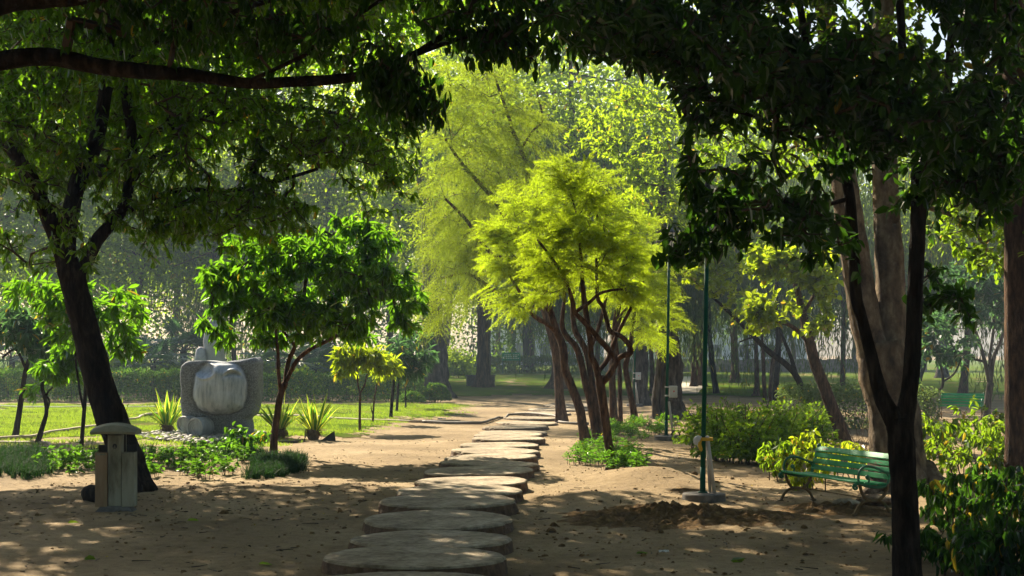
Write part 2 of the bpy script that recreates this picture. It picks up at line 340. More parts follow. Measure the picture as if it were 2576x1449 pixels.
# ------------------------------------------------------------------ foliage
def unit(a): return a/(np.linalg.norm(a, axis=-1, keepdims=True)+1e-9)
def leaves(Pb, D, L, W, fold=.25, droop=.15, rng=RNG, shape=(.32, .72, 1.0, .72), yel=.02):
    """arrays for folded six-point leaves: base, two shoulders each side, tip"""
    n = len(Pb); D = unit(D)
    up = rng.normal(0, .45, (n, 3)); up[:, 2] += 1
    S = unit(np.cross(D, up)); Nn = np.cross(S, D)
    L = np.broadcast_to(L, (n,))[:, None]; W = np.broadcast_to(W, (n,))[:, None]/2
    t1, t2, w1, w2 = shape
    V = np.empty((n, 6, 3), np.float32)
    V[:, 0] = Pb
    V[:, 1] = Pb+D*L*t1-S*W*w1+Nn*(W*fold)
    V[:, 2] = Pb+D*L*t2-S*W*w2+Nn*(W*fold-L*droop*.5)
    V[:, 3] = Pb+D*L-Nn*L*droop
    V[:, 4] = Pb+D*L*t2+S*W*w2+Nn*(W*fold-L*droop*.5)
    V[:, 5] = Pb+D*L*t1+S*W*w1+Nn*(W*fold)
    b = np.arange(n)[:, None]*6
    Q = np.concatenate([b+np.array([[0, 3, 2, 1]]), b+np.array([[0, 5, 4, 3]])], 0)
    tint = rng.beta(2, 2, n)*.9; tint[rng.random(n) < yel] = 1.0
    return V.reshape(-1, 3), Q, np.repeat(tint, 6)
def needles(Pb, D, L, W, rng=RNG):
    n = len(Pb); D = unit(D); S = unit(np.cross(D, rng.normal(0, 1, (n, 3))))
    L = np.broadcast_to(L, (n,))[:, None]; W = np.broadcast_to(W, (n,))[:, None]
    V = np.empty((n, 3, 3), np.float32); V[:, 0] = Pb-S*W/2; V[:, 1] = Pb+S*W/2; V[:, 2] = Pb+D*L
    return V.reshape(-1, 3), np.arange(n*3).reshape(-1, 3)
def in_ellipsoids(E, n, rng, gap=-.25, gs=1.1):
    """points in a union of ellipsoids (c, r), thinned in clumps; E rows: cx,cy,cz,rx,ry,rz,(weight)"""
    E = np.asarray(E, float); vol = np.prod(E[:, 3:6], axis=1); pts = []; have = 0
    if E.shape[1] > 6: vol = vol*E[:, 6]
    pr = vol/vol.sum()
    while have < n:
        k = rng.choice(len(E), n, p=pr)
        d = unit(rng.normal(0, 1, (n, 3)))*(rng.random((n, 1))**(1/2.4))
        p = E[k, :3]+d*E[k, 3:6]
        q = p*gs
        v = np.sin(q[:, 0]*2.1+1.7*np.sin(q[:, 2]*1.3))*np.sin(q[:, 1]*1.9+.7)+np.sin(q[:, 2]*2.6+q[:, 0]*.9)*.6
        p = p[v > gap]; pts.append(p); have += len(p)
    return np.concatenate(pts)[:n]
def grow(limbs, tips, sub=.45, sag=.04, rmin=.005, rng=RNG, jit=.06):
    """join every tip to the nearest wood by a bent twig; returns node positions, parents, radii, tip directions"""
    cap = 200000
    X = np.empty((cap, 3)); par = np.full(cap, -1); n = 0
    for l in limbs:
        k = len(l); X[n:n+k] = l[:, :3]; par[n+1:n+k] = np.arange(n, n+k-1); n += k
    nl = n
    d0 = np.array([np.min(((X[:nl]-t)**2).sum(1)) for t in tips])
    tipn = []
    for ti in np.argsort(d0):
        t = tips[ti]; d2 = ((X[:n]-t)**2).sum(1)
        j = int(np.argmin(d2)); d = math.sqrt(d2[j]); k = max(1, int(d/sub))
        a = X[j].copy(); prev = j; bend = rng.normal(0, jit, 3)*d
        for i in range(1, k+1):
            f = i/k; q = a*(1-f)+t*f+bend*math.sin(math.pi*f); q[2] += sag*d*math.sin(math.pi*f)
            X[n] = q; par[n] = prev; prev = n; n += 1
        tipn.append(prev)
    cnt = np.zeros(n); cnt[tipn] += 1
    for i in range(n-1, nl-1, -1): cnt[par[i]] += cnt[i]
    rad = rmin*np.maximum(cnt, 1)**.42
    X = X[:n]; par = par[:n]; tipn = np.array(tipn)
    td = unit(X[tipn]-X[par[tipn]])
    return X, par, rad, nl, tipn, td
def twig_mesh(X, par, rad, nl, n=4):
    idx = np.arange(nl, len(X)); a = X[par[idx]]; b = X[idx]; ra = np.minimum(rad[np.maximum(par[idx], 0)], rad[idx]*1.35); rb = rad[idx]
    ra = np.where(par[idx] < nl, rad[idx]*1.2, ra)
    t = unit(b-a); ref = np.where(np.abs(t[:, 2:3]) < .9, np.array([[0, 0, 1.]]), np.array([[1., 0, 0]]))
    u = unit(np.cross(t, ref)); w = np.cross(t, u); m = len(idx)
    V = np.empty((m, 2*n, 3))
    for j in range(n):
        q = math.cos(2*math.pi*j/n)*u+math.sin(2*math.pi*j/n)*w
        V[:, j] = a+q*ra[:, None]; V[:, n+j] = b+q*rb[:, None]
    base = np.arange(m)[:, None]*2*n
    Q = np.concatenate([base+np.array([[j, (j+1) % n, n+(j+1) % n, n+j]]) for j in range(n)], 0)
    return V.reshape(-1, 3), Q
def foliage_mesh(name, V, Q, T, mat, tw, twmat, parent, org, tris=False):
    """leaves (or needles) and the twigs that carry them, as one crown"""
    Vt, Qt = tw; n = len(V); allV = np.concatenate([V, Vt]); tint = np.concatenate([T, np.full(len(Vt), .3)])
    if tris: return make_mesh(name, allV, quads=Qt+n, tris=Q, mats=[mat, twmat], mi=np.r_[np.ones(len(Qt)), np.zeros(len(Q))], tint=tint, parent=parent, org=org)
    return make_mesh(name, allV, quads=np.concatenate([Q, Qt+n]), mats=[mat, twmat], mi=np.r_[np.zeros(len(Q)), np.ones(len(Qt))], tint=tint, parent=parent, org=org)
def mb_arrays(mb): return np.array(mb.v), np.array([f for f in mb.f if len(f) == 4])
def limbs_px(L, Y0, base=None):
    """limbs given as rows (px, py, half width px, depth offset) -> world splines with radii"""
    out = []
    for l in L:
        rows = [np.append(P(r[0], r[1], Y0+(r[3] if len(r) > 3 else 0)), r[2]/F*(Y0+(r[3] if len(r) > 3 else 0))) for r in l]
        out.append(spline(rows, 6))
    return out
def trunk_mesh(name, limbs, mat, parent, org, n=12, rough=.06, flare=0.0):
    mb = MB()
    for li, l in enumerate(limbs):
        r = l[:, 3].copy(); pts = l[:, :3].copy()
        k = n if r.max() > .06 else 7
        t = np.gradient(pts, axis=0); t = unit(t)
        ref = np.array([0, 1., 0]) if abs(t[0][1]) < .9 else np.array([1., 0, 0])
        u = np.cross(t[0], ref); u /= np.linalg.norm(u); V = []
        for i in range(len(pts)):
            u = u-t[i]*np.dot(u, t[i]); u /= np.linalg.norm(u); w = np.cross(t[i], u)
            for j in range(k):
                a = 2*math.pi*j/k
                q = r[i]*(1+rough*math.sin(3*a+i*.35+li)+rough*.7*math.sin(5*a-i*.5)+rough*.5*math.sin(i*1.7+a*2))
                if flare and li == 0: q *= 1+flare*max(0, 1-i/7)**2*(1+.5*math.sin(4*a+1))
                V.append(pts[i]+q*(math.cos(a)*u+math.sin(a)*w))
        Fs = [(i*k+j, i*k+(j+1) % k, (i+1)*k+(j+1) % k, (i+1)*k+j) for i in range(len(pts)-1) for j in range(k)]
        Fs.append(tuple(range((len(pts)-1)*k, len(pts)*k)))
        mb.add(V, Fs)
    return mb.build(name, mat, parent, smooth=True, org=org)
def leafy_crown(root, org, limbs, E, ntips, per, L, W, mat, rng, droop_dir=.6, spread=.7, gap=-.25, gs=1.1, back=.3, sub=.45, droop=.15, shape=(.32, .72, 1, .72), yel=.02, tw_mat=None, tips=None, rmin=.005, stems=None, part="crown"):
    if tips is None: tips = in_ellipsoids(E, ntips, rng, gap, gs)
    X, par, rad, nl, tipn, td = grow(limbs, tips, sub=sub, rng=rng, rmin=rmin)
    tw = twig_mesh(X, par, rad, nl)
    if stems is not None: a, b = mb_arrays(stems); tw = (np.concatenate([tw[0], a]), np.concatenate([tw[1], b+len(tw[0])]))
    tp = np.repeat(X[tipn], per, 0); dd = np.repeat(td, per, 0); n = len(tp)
    s = rng.random((n, 1))*back
    D = dd*.5+rng.normal(0, spread, (n, 3)); D[:, 2] -= droop_dir
    Lr = L*rng.uniform(.65, 1.2, n); Wr = W*rng.uniform(.8, 1.2, n)
    V, Q, T = leaves(tp-dd*s+rng.normal(0, .02, (n, 3)), D, Lr, Wr, droop=droop, rng=rng, shape=shape, yel=yel)
    return foliage_mesh(part, V, Q, T, mat, tw, tw_mat or M['twig'], root, org)
def feather_crown(root, org, limbs, E, ntips, fingers, flen, need, nlen, nw, mat, rng, droop_dir=.35, gap=-.3, gs=1.1, up=.0, sub=.4, tips=None, spread=.55, rmin=.004):
    if tips is None: tips = in_ellipsoids(E, ntips, rng, gap, gs)
    X, par, rad, nl, tipn, td = grow(limbs, tips, sub=sub, rng=rng, rmin=rmin)
    tw = twig_mesh(X, par, rad, nl, n=3)
    c = X.mean(0); m = len(tipn); tp0 = X[tipn]
    outw = tp0-c; outw[:, 2] *= .3; outw = unit(outw)
    D0 = unit(td*.35+outw*.9+rng.normal(0, spread*.7, (m, 3))+np.array([0, 0, up]))
    S0 = unit(np.cross(D0, np.array([0, 0, 1.])+rng.normal(0, .35, (m, 3))))
    ft0 = rng.beta(2, 2, m)*.9; L0 = flen*rng.uniform(.7, 1.35, m)
    # one spray: a leading shoot and side shoots left and right of it
    fr = np.concatenate([[0], np.repeat(np.linspace(.12, .85, fingers), 2)]); sg = np.concatenate([[0], np.tile([-1, 1], fingers)]); K = len(fr)
    base = tp0[:, None]+D0[:, None]*(L0[:, None]*(fr-.35))[:, :, None]; base[:, :, 2] -= droop_dir*L0[:, None]*fr**2*.6
    dv = D0[:, None]*(np.where(sg == 0, 1, .75))[None, :, None]+S0[:, None]*(sg*.75)[None, :, None]+rng.normal(0, .12, (m, K, 3))
    dv[:, :, 2] -= droop_dir*(.3+.5*fr)[None]; dv = unit(dv)
    ln = L0[:, None]*np.where(sg == 0, 1.0, .62*(1-.45*fr))[None]*rng.uniform(.8, 1.2, (m, K))
    n = m*K; base = base.reshape(-1, 3); dv = dv.reshape(-1, 3); ln = ln.ravel()
    f = np.tile(np.linspace(.03, 1, need), n)
    b = np.repeat(base, need, 0)+np.repeat(dv*ln[:, None], need, 0)*f[:, None]
    b[:, 2] -= np.repeat(ln, need)*(f**2)*droop_dir*.35
    nd = np.repeat(dv, need, 0)*.75+rng.normal(0, .55, (n*need, 3))
    V, T = needles(b, nd, nlen*rng.uniform(.7, 1.2, n*need)*(1.1-.4*f), nw, rng)
    tint = np.repeat(np.repeat(np.repeat(ft0, K), need), 3)
    return foliage_mesh("crown", V, T, tint, mat, tw, M['twig'], root, org, tris=True)
def Epx(rows):
    """ellipsoids given as px, py, depth, half-width px, half-height px, half-depth m, (weight)"""
    out = []
    for r in rows:
        c = P(r[0], r[1], r[2]); out.append([c[0], c[1], c[2], r[3]/F*r[2], r[5], r[4]/F*r[2], r[6] if len(r) > 6 else 1.0])
    return out

# ================================================================== SETTING
def axis(segs):
    out = []
    for a, b, s in segs: out.append(np.arange(a, b, s))
    out.append(np.array([segs[-1][1]])); return np.concatenate(out)
def sheet(name, xs, ys, mat, lift=0.0, mask=None, kind='structure', zf=gz):
    XX, YY = np.meshgrid(xs, ys); nx = len(xs); ny = len(ys)
    V = np.stack([XX, YY, zf(XX, YY)+lift], -1).reshape(-1, 3)
    i = np.arange(ny-1)[:, None]*nx+np.arange(nx-1)[None, :]
    Q = np.stack([i, i+1, i+nx+1, i+nx], -1).reshape(-1, 4)
    if mask is not None:
        c = V[Q].mean(1); Q = Q[mask(c[:, 0], c[:, 1])]
        u, inv = np.unique(Q, return_inverse=True); V = V[u]; Q = inv.reshape(-1, 4)
    o = make_mesh(name, V, quads=Q, mats=[mat], smooth=True)
    o["kind"] = kind; return o
def gfine(x, y):
    near = np.exp(-((y-24)/16)**2)
    return gz(x, y) + near*(.018*np.sin(x*9.1+2*np.sin(y*4.3))*np.sin(y*7.7+1.3*np.sin(x*5.1)) + .010*np.sin(x*19+y*3)*np.sin(y*17-x*5))
sheet("ground", axis([(-420, -60, 30), (-60, -18, 3), (-18, 18, .16), (18, 60, 3), (60, 420, 30)]),
      axis([(-25, 10, 2.5), (10, 46, .16), (46, 90, 1), (90, 430, 10)]), M['ground'], zf=gfine)
def wob(x, y): return .9*np.sin(x*.9+y*.31)+.6*np.sin(x*2.1-y*.8+1)+.4*np.sin(x*4.7+y*2.2)
def lawn_near(x, y):
    e = -4.9+(y-40)*.13
    return (y > 40.3+.8*wob(x, y)) & (y < 64.5+.5*wob(x, y)) & (x < e+.6*wob(x*1.3, y))
def lawn_far(x, y): return (y > 73+3*wob(x*.3, y*.3)+np.abs(x-2)*.15) & (y < 290) & ((x > -.055*y-2+wob(x, y)) | (y > 76+wob(x*.4, y)))
sheet("lawn", axis([(-34, 2, .15)]), axis([(38, 68, .15)]), M['lawn'], .012, lambda x, y: lawn_near(x+.25*np.sin(x*9+y*5)+.2*np.sin(x*17-y*13), y+.3*np.sin(x*7-y*4)+.2*np.sin(x*19+y*11)), zf=gfine)
sheet("far_lawn", axis([(-120, -20, 4), (-20, 60, 1.0), (60, 160, 4)]), axis([(66, 140, 1.0), (140, 300, 5)]), M['lawn'], .03, lawn_far)
def strip(name, pts, w, mat, lift):
    V = []; n = len(pts)
    for i, (x, y) in enumerate(pts):
        a = pts[max(0, i-1)]; b = pts[min(n-1, i+1)]; d = np.array([b[0]-a[0], b[1]-a[1]]); d /= np.linalg.norm(d)
        for s in (-1, 1): V.append((x-s*d[1]*w/2, y+s*d[0]*w/2, float(gz(x, y))+lift))
    o = make_mesh(name, V, faces=[(2*i, 2*i+1, 2*i+3, 2*i+2) for i in range(n-1)], mats=[mat], smooth=True); o["kind"] = 'structure'; return o
pp = [G(1700, 992), G(1722, 975), G(1735, 965), G(1728, 955), G(1700, 948)]
strip("path", [(p[0], p[1]) for p in spline([(q[0], q[1]) for q in pp], 6)], 2.2, M['path'], .06)

# grass blades of the near lawn: nobody could count them
def blades(name, mask, bx, by, n, h, w, mat, rng, lift=0.02):
    x = rng.uniform(*bx, n); y = rng.uniform(*by, n)
    k = mask(x, y) & (np.abs((x*3900/y)+0) < 1500); x, y = x[k], y[k]
    p = np.stack([x, y, gz(x, y)+lift], -1); d = rng.normal(0, .45, (len(x), 3)); d[:, 2] = 1
    V, T = needles(p, d, rng.uniform(.6, 1.3, len(x))*h, w, rng)
    o = make_mesh(name, V, tris=T, mats=[mat], tint=np.repeat(rng.beta(2, 2, len(x))*.9, 3)); o["kind"] = 'stuff'; return o
g1 = np.random.default_rng(3)
blades("lawn_grass", lambda x, y: lawn_near(x-.5*np.sin(x*5+y*3)-.3, y+.6*np.sin(x*3.1)) & (np.sin(x*.8+1.3*np.sin(y*.5))*np.sin(y*.7+x*.3)+.5*np.sin(x*2.3+y*1.7) > -.75), (-24, 2), (38, 66), 190000, .07, .012, M['grass'], g1)
def weeds(x, y): return (y > 35.5+.5*wob(x, y)) & (y < 41.5) & (x < -5.2) & (np.sin(x*1.7+y)*np.sin(y*2.3-x*.6) > .05)
blades("weed_grass", weeds, (-14, -4), (35, 42), 16000, .09, .02, M['grass'], g1, 0)

# haze: one closed box of even air
hz = MB(); hz.box((0, 200, 13.5), (860, 480, 29)); hm, hnt, hout = newmat("haze_air")
pv = N(hnt, "ShaderNodeVolumePrincipled"); pv.inputs['Color'].default_value = (.66, .84, 1.0, 1); pv.inputs['Density'].default_value = HAZE_DENSITY
pv.inputs['Anisotropy'].default_value = .0
hnt.links.new(pv.outputs[0], hout.inputs['Volume'])
ho = hz.build("haze", hm); ho["kind"] = 'stuff'

# ================================================================== STEPPING DISCS
discs = [(1005, 14.15, 1.0, .95), (1043, 16.3, .95, .87), (1085, 17.97, .937, .80), (1102, 20.0, .957, .985), (1127, 22.04, .966, 1.0), (1155, 24, .98, .97), (1186, 25.7, .93, .93),
         (1204, 27.85, .98, .92), (1231, 29.55, .93, .78), (1236, 31.2, .93, .78), (1246, 33.3, .94, 1.02), (1257, 35.9, .92, .85), (1280, 37.7, .89, .80), (1279, 39.5, .87, .85),
         (1289, 42, .91, 1.05), (1297, 44.5, .92, 1.1), (1325, 47.8, .92, 1.3), (1342, 51, .95, 1.4), (1364, 54.6, 1.0, 1.5), (1405, 58.3, 1.1, 1.6), (1438, 62, 1.1, 1.6)]
ordn = ["first", "second", "third", "fourth", "fifth", "sixth", "seventh", "eighth", "ninth", "tenth", "eleventh", "twelfth", "thirteenth", "fourteenth", "fifteenth", "sixteenth", "seventeenth", "eighteenth", "nineteenth", "twentieth", "last"]
for i, (px, Y, rx, ry) in enumerate(discs):
    x = (px-CX)/F*Y; th = .17 if Y < 34 else max(.07, .17-(Y-34)*.008)
    zb = float(gz(x, Y)); zb = min(zb, .03); random.seed(40+i); rg = np.random.default_rng(40+i)
    n = 72; a = np.arange(n)*2*math.pi/n
    q = 1+.010*np.sin(2*a+i)+.008*np.sin(5*a+2*i)+.006*rg.normal(0, 1, n)
    chip = (rg.random(n) < .16)*rg.uniform(.0, .05, n); q2 = q-chip
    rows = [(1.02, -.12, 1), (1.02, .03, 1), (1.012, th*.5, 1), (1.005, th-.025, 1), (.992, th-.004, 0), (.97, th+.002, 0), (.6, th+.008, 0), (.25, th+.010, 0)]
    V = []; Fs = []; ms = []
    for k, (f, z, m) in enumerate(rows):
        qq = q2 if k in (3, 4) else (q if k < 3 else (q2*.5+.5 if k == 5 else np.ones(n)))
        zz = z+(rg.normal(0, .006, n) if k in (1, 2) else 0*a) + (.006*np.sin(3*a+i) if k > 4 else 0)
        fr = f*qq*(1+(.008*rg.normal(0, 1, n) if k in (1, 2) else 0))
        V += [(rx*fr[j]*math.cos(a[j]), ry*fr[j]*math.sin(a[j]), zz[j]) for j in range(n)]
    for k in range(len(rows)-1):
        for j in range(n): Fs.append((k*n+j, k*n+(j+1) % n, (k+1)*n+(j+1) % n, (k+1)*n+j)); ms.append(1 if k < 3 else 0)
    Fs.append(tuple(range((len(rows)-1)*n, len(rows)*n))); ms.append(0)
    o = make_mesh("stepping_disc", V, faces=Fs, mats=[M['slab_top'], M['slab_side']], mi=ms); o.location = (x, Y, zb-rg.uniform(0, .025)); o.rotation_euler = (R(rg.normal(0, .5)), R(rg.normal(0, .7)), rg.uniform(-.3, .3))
    if i == 0: lb = "big round concrete disc cut off by the bottom edge of the picture"
    else:
        at_ = {1: "large dark shaded", 3: "dusty shaded", 8: "sunlit brown-edged"}.get(i, "sunlit pale" if 7 <= i <= 14 else ("flat distant" if i > 14 else "shaded grey-brown"))
        lb = f"{at_} round stepping disc, {ordn[i]} counting from the bottom edge of the path"
    tag(o, lb, "stepping stone", "round stepping discs of the path")

# ================================================================== SOIL, LITTER, STONES
def heap(name, px, py, rx, ry, h, seed, label):
    c = G(px, py); rg = np.random.default_rng(seed); nr, na = 64, 190; V = []; Fs = []
    ph = rg.uniform(0, 6, 30); fx = rg.normal(0, 1, (30, 2))*np.concatenate([np.full(6, 4.), np.full(10, 13.), np.full(14, 34.)])[:, None]; am = np.concatenate([np.full(6, .10), np.full(10, .12), np.full(14, .10)])
    for i in range(nr):
        f = i/(nr-1)
        for j in range(na):
            a = 2*math.pi*j/na; e = 1+.12*math.sin(3*a+seed)+.09*math.sin(7*a+1)+.05*math.sin(17*a)
            x = rx*f*e*math.cos(a); y = ry*f*e*math.sin(a)
            b = float((am*np.sin(fx[:, 0]*x+fx[:, 1]*y+ph)).sum())
            z = h*(1-f**2)**1.2*(1+.5*b)+b*.13*h*(1-f)**.4+rg.normal(0, .045)*h*(1-f)-.012*f
            V.append((x, y, float(gz(c[0]+x, c[1]+y))-c[2]+z+.004))
    for i in range(nr-1):
        for j in range(na): Fs.append((i*na+j, i*na+(j+1) % na, (i+1)*na+(j+1) % na, (i+1)*na+j))
    o = make_mesh(name, V, faces=Fs, mats=[M['soil']], smooth=False); o.location = tuple(c)
    return tag(o, label, "soil heap")
heap("soil_heap", 1700, 1302, 1.75, 1.25, .13, 2, "low dark heap of freshly dug soil around the lamp post base")
heap("soil_heap", 2120, 1284, .95, .75, .09, 5, "loose crumbly sand turned up at the foot of the green bench")
heap("soil_heap", 1732, 1241, .42, .35, .05, 9, "little line of orange soil just behind the lamp post base")

def rock_mesh(seed, r=1.0, n=10, sq=.7):
    rg = np.random.default_rng(seed); V = []; m = n*2; ph = rg.uniform(0, 6, 6)
    for i in range(n+1):
        t = math.pi*i/n
        for j in range(m):
            p = 2*math.pi*j/m; d = np.array([math.sin(t)*math.cos(p), math.sin(t)*math.sin(p), math.cos(t)])
            k = 1+.10*math.sin(3*d[0]+ph[0])*math.sin(2.5*d[1]+ph[1])+.08*math.sin(4*d[2]+ph[2])
            V.append(d*r*k*np.array([1, .8+.2*math.sin(ph[3]), sq]))
    Fs = [(i*m+j, (i+1)*m+j, (i+1)*m+(j+1) % m, i*m+(j+1) % m) for i in range(n) for j in range(m)]
    return V, Fs
def clod_field(name, mat, n, xr, yr, s, rng, dens=None):
    x = rng.uniform(*xr, n); y = rng.uniform(*yr, n)
    if dens is not None: k = rng.random(n) < dens(x, y); x, y = x[k], y[k]
    n = len(x); an = np.arange(6)*math.pi/3
    base = np.concatenate([[[0, 0, .85]], np.stack([.62*np.cos(an), .62*np.sin(an), 0*an+.62], -1), np.stack([np.cos(an+.3), np.sin(an+.3), 0*an-.1], -1)])
    Fc = np.array([[0, 1+i, 1+(i+1) % 6] for i in range(6)]+[[1+i, 7+i, 1+(i+1) % 6] for i in range(6)]+[[7+i, 7+(i+1) % 6, 1+(i+1) % 6] for i in range(6)])
    sz = s*rng.lognormal(0, .55, n)
    a = rng.uniform(0, 6.28, n); c, si = np.cos(a), np.sin(a)
    B = base[None]*rng.uniform(.72, 1.25, (n, 13, 3))
    X = (B[:, :, 0]*c[:, None]-B[:, :, 1]*si[:, None])*sz[:, None]+x[:, None]; Yv = (B[:, :, 0]*si[:, None]+B[:, :, 1]*c[:, None])*sz[:, None]+y[:, None]
    V = np.stack([X, Yv, gz(x, y)[:, None]+B[:, :, 2]*sz[:, None]*.8], -1).reshape(-1, 3)
    T = (Fc[None]+np.arange(n)[:, None, None]*13).reshape(-1, 3)
    o = make_mesh(name, V, tris=T, mats=[mat]); o["kind"] = 'stuff'; return o
g2 = np.random.default_rng(11)
off_path = lambda x, y: np.where(np.abs(x-np.interp(y, [d[1] for d in discs], [(d[0]-CX)/F*d[1] for d in discs])) > 1.0, 1, 0)
clod_field("soil_crumbs", M['soil'], 9500, (-8, 8), (14.5, 34), .012, g2, lambda x, y: off_path(x, y)*np.clip(.28+.6*np.exp(-(((x-2.2)/2.6)**2+((y-20)/3.5)**2)), 0, 1))
clod_field("soil_clods", M['soil'], 300, (-6, 7), (14.8, 30), .024, g2, lambda x, y: off_path(x, y)*np.clip(.25+np.exp(-(((x-2.0)/2.2)**2+((y-19)/3)**2)), 0, 1))
def litter(name, n, xr, yr, L, mat, rng, mask=None):
    x = rng.uniform(*xr, n); y = rng.uniform(*yr, n)
    if mask is not None: k = mask(x, y) > .5; x, y = x[k], y[k]
    n = len(x); p = np.stack([x, y, gz(x, y)+.022], -1); d = rng.normal(0, 1, (n, 3)); d[:, 2] *= .12
    V, Q, T = leaves(p, d, L*rng.uniform(.5, 1.3, n), L*.45, fold=.35, droop=.05, rng=rng, yel=.04)
    o = make_mesh(name, V, quads=Q, mats=[mat], tint=T); o["kind"] = 'stuff'; return o
litter("leaf_litter", 1100, (-8, 8), (14.5, 40), .06, M['dead'], g2, off_path)
litter("leaf_litter", 350, (-8, -2), (21, 27), .07, M['dead'], g2)
for k, (px, py) in enumerate(((212, 1406), (650, 1427), (470, 1312), (1838, 1420), (1600, 1402), (170, 1320))):
    p = G(px, py); V, Q, T = leaves(np.array([[0, 0, .02]]), np.array([[1, .3*(k-2), .08]]), .17, .085, fold=.3, droop=.1, rng=g2, yel=0)
    o = make_mesh("fallen_leaf", V, quads=Q, mats=[M['leaf_mid']], tint=T); o.location = tuple(p)
    tag(o, ["green fallen leaf on shaded earth below the litter bin", "small green leaf on bare earth beside the front discs", "pale green leaf lying between litter bin and path", "single green fallen leaf on earth in front of the bench", "small green leaf in front of the dark soil heap", "green leaf lying left of the litter bin base"][k], "leaf", "green fallen leaves on the earth")
def twigs(name, n, xr, yr, rng):
    mb = MB()
    for k in range(n):
        x, y = rng.uniform(*xr), rng.uniform(*yr)
        if off_path(np.array([x]), np.array([y]))[0] < .5: continue
        a = rng.uniform(0, 3.14); l = rng.uniform(.03, .12); d = np.array([math.cos(a), math.sin(a), 0])*l; p = np.array([x, y, float(gz(x, y))+.022])
        mb.tube([p-d, p+rng.normal(0, .015, 3)*np.array([1, 1, .2]), p+d], [.006, .005, .003], 4, caps=False)
    o = mb.build(name, M['twig']); o["kind"] = 'stuff'
twigs("fallen_twigs", 300, (-8, 8), (14.5, 32), g2)
def rock(px, py, r, label, mat, seed, sq=.7):
    V, Fs = rock_mesh(seed, r, 8, sq); o = make_mesh("rock", V, faces=Fs, mats=[mat], smooth=True); p = G(px, py); o.location = (p[0], p[1], p[2]+r*sq*.55)
    return tag(o, label, "rock")
rock(232, 1262, .17, "dark rough rock at the left foot of the litter bin", M['bark_dark'], 4, .95)
rock(1747, 1208, .06, "brown lump of earth behind the lamp post", M['soil'], 8, .8)
rock(2078, 1276, .08, "small dark stone lying under the green bench", M['soil'], 3, .7)
rock(2130, 1272, .22, "flat grey stone under the green bench", M['slab_top'], 6, .35)
rock(2200, 1268, .26, "rounded pale root stone behind the bench legs", M['bark_pale'], 12, .4)
rock(2450, 1290, .24, "pale cut log end lying under the right shrub", M['bark_pale'], 16, .7)

# ================================================================== TREES IN FRONT
def tree(name, label, base, limbs, mat, rough=.06, flare=.35, group=None, cat="tree"):
    root = thing(name, label, cat, base, 0, group)
    trunk_mesh("trunk", limbs, mat, root, base, rough=rough, flare=flare)
    return root
# leaning tree on the left
Y1 = 25.3; b1 = G(345, 1237)
L1 = limbs_px([
    [(348, 1245, 46), (330, 1180, 40), (300, 1105, 39), (262, 1000, 37), (226, 870, 35), (198, 770, 33), (180, 690, 33), (168, 655, 28)],
    [(168, 660, 26), (145, 600, 23, -.1), (100, 500, 19, -.3), (65, 425, 17, -.4), (0, 350, 14, -.5), (-120, 270, 9, -.6)],
    [(170, 655, 22), (172, 560, 22, .1), (200, 450, 21, .3), (235, 375, 19, .4), (262, 250, 17, .5), (272, 170, 15, .6), (280, 0, 12, .6), (300, -200, 8, .6)],
    [(192, 705, 20), (240, 610, 17, .2), (300, 540, 15, .3), (322, 475, 14, .4), (332, 350, 13, .5), (318, 250, 12, .5), (310, 120, 9, .7), (330, -100, 6, .8)],
    [(300, 540, 9, .3), (440, 480, 7, .5), (560, 482, 6, .6), (680, 460, 5, .7), (800, 425, 4, .8)],
    [(322, 475, 8, .4), (380, 400, 6, 0), (450, 360, 5, -.3), (420, 300, 4, -.5)],
    [(272, 170, 9, .6), (450, 80, 7, .8), (650, 10, 6, 1.0), (850, -40, 5, 1.2)],
    [(330, 350, 7, .5), (560, 280, 6, 1.2), (760, 270, 5, 1.6), (900, 300, 4, 1.8)]], Y1)
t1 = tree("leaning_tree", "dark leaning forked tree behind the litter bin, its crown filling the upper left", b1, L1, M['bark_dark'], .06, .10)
leafy_crown(t1, b1, L1, Epx([(100, 260, 25, 260, 260, 2.4), (420, 330, 25.5, 310, 270, 2.6), (740, 330, 26, 250, 200, 2.2), (930, 330, 26.5, 150, 170, 1.6), (600, 540, 25.4, 260, 90, 1.6, 1.3), (300, 590, 25.3, 200, 100, 1.6),
            (960, 500, 26.3, 110, 70, 1.0, 1.5), (60, 540, 26, 130, 150, 1.6), (250, -180, 25, 480, 200, 3.2, 1.3), (800, -150, 26.5, 330, 200, 3, 1.2)]),
            4300, 8, .16, .062, M['leaf_mango'], np.random.default_rng(21), droop_dir=.75, spread=.6, gap=-.12, back=.35, yel=.01)
leafy_crown(t1, b1, L1, [(-6.5, 28.5, 10.0, 5.5, 5.5, 1.7), (-1.5, 27, 9.9, 4.0, 4.5, 1.5)], 2300, 9, .25, .12, M['leaf_mango'], np.random.default_rng(121), droop_dir=.7, spread=.6, gap=-.25, gs=.9, back=.35)  # extra high crown, added to shade the foreground
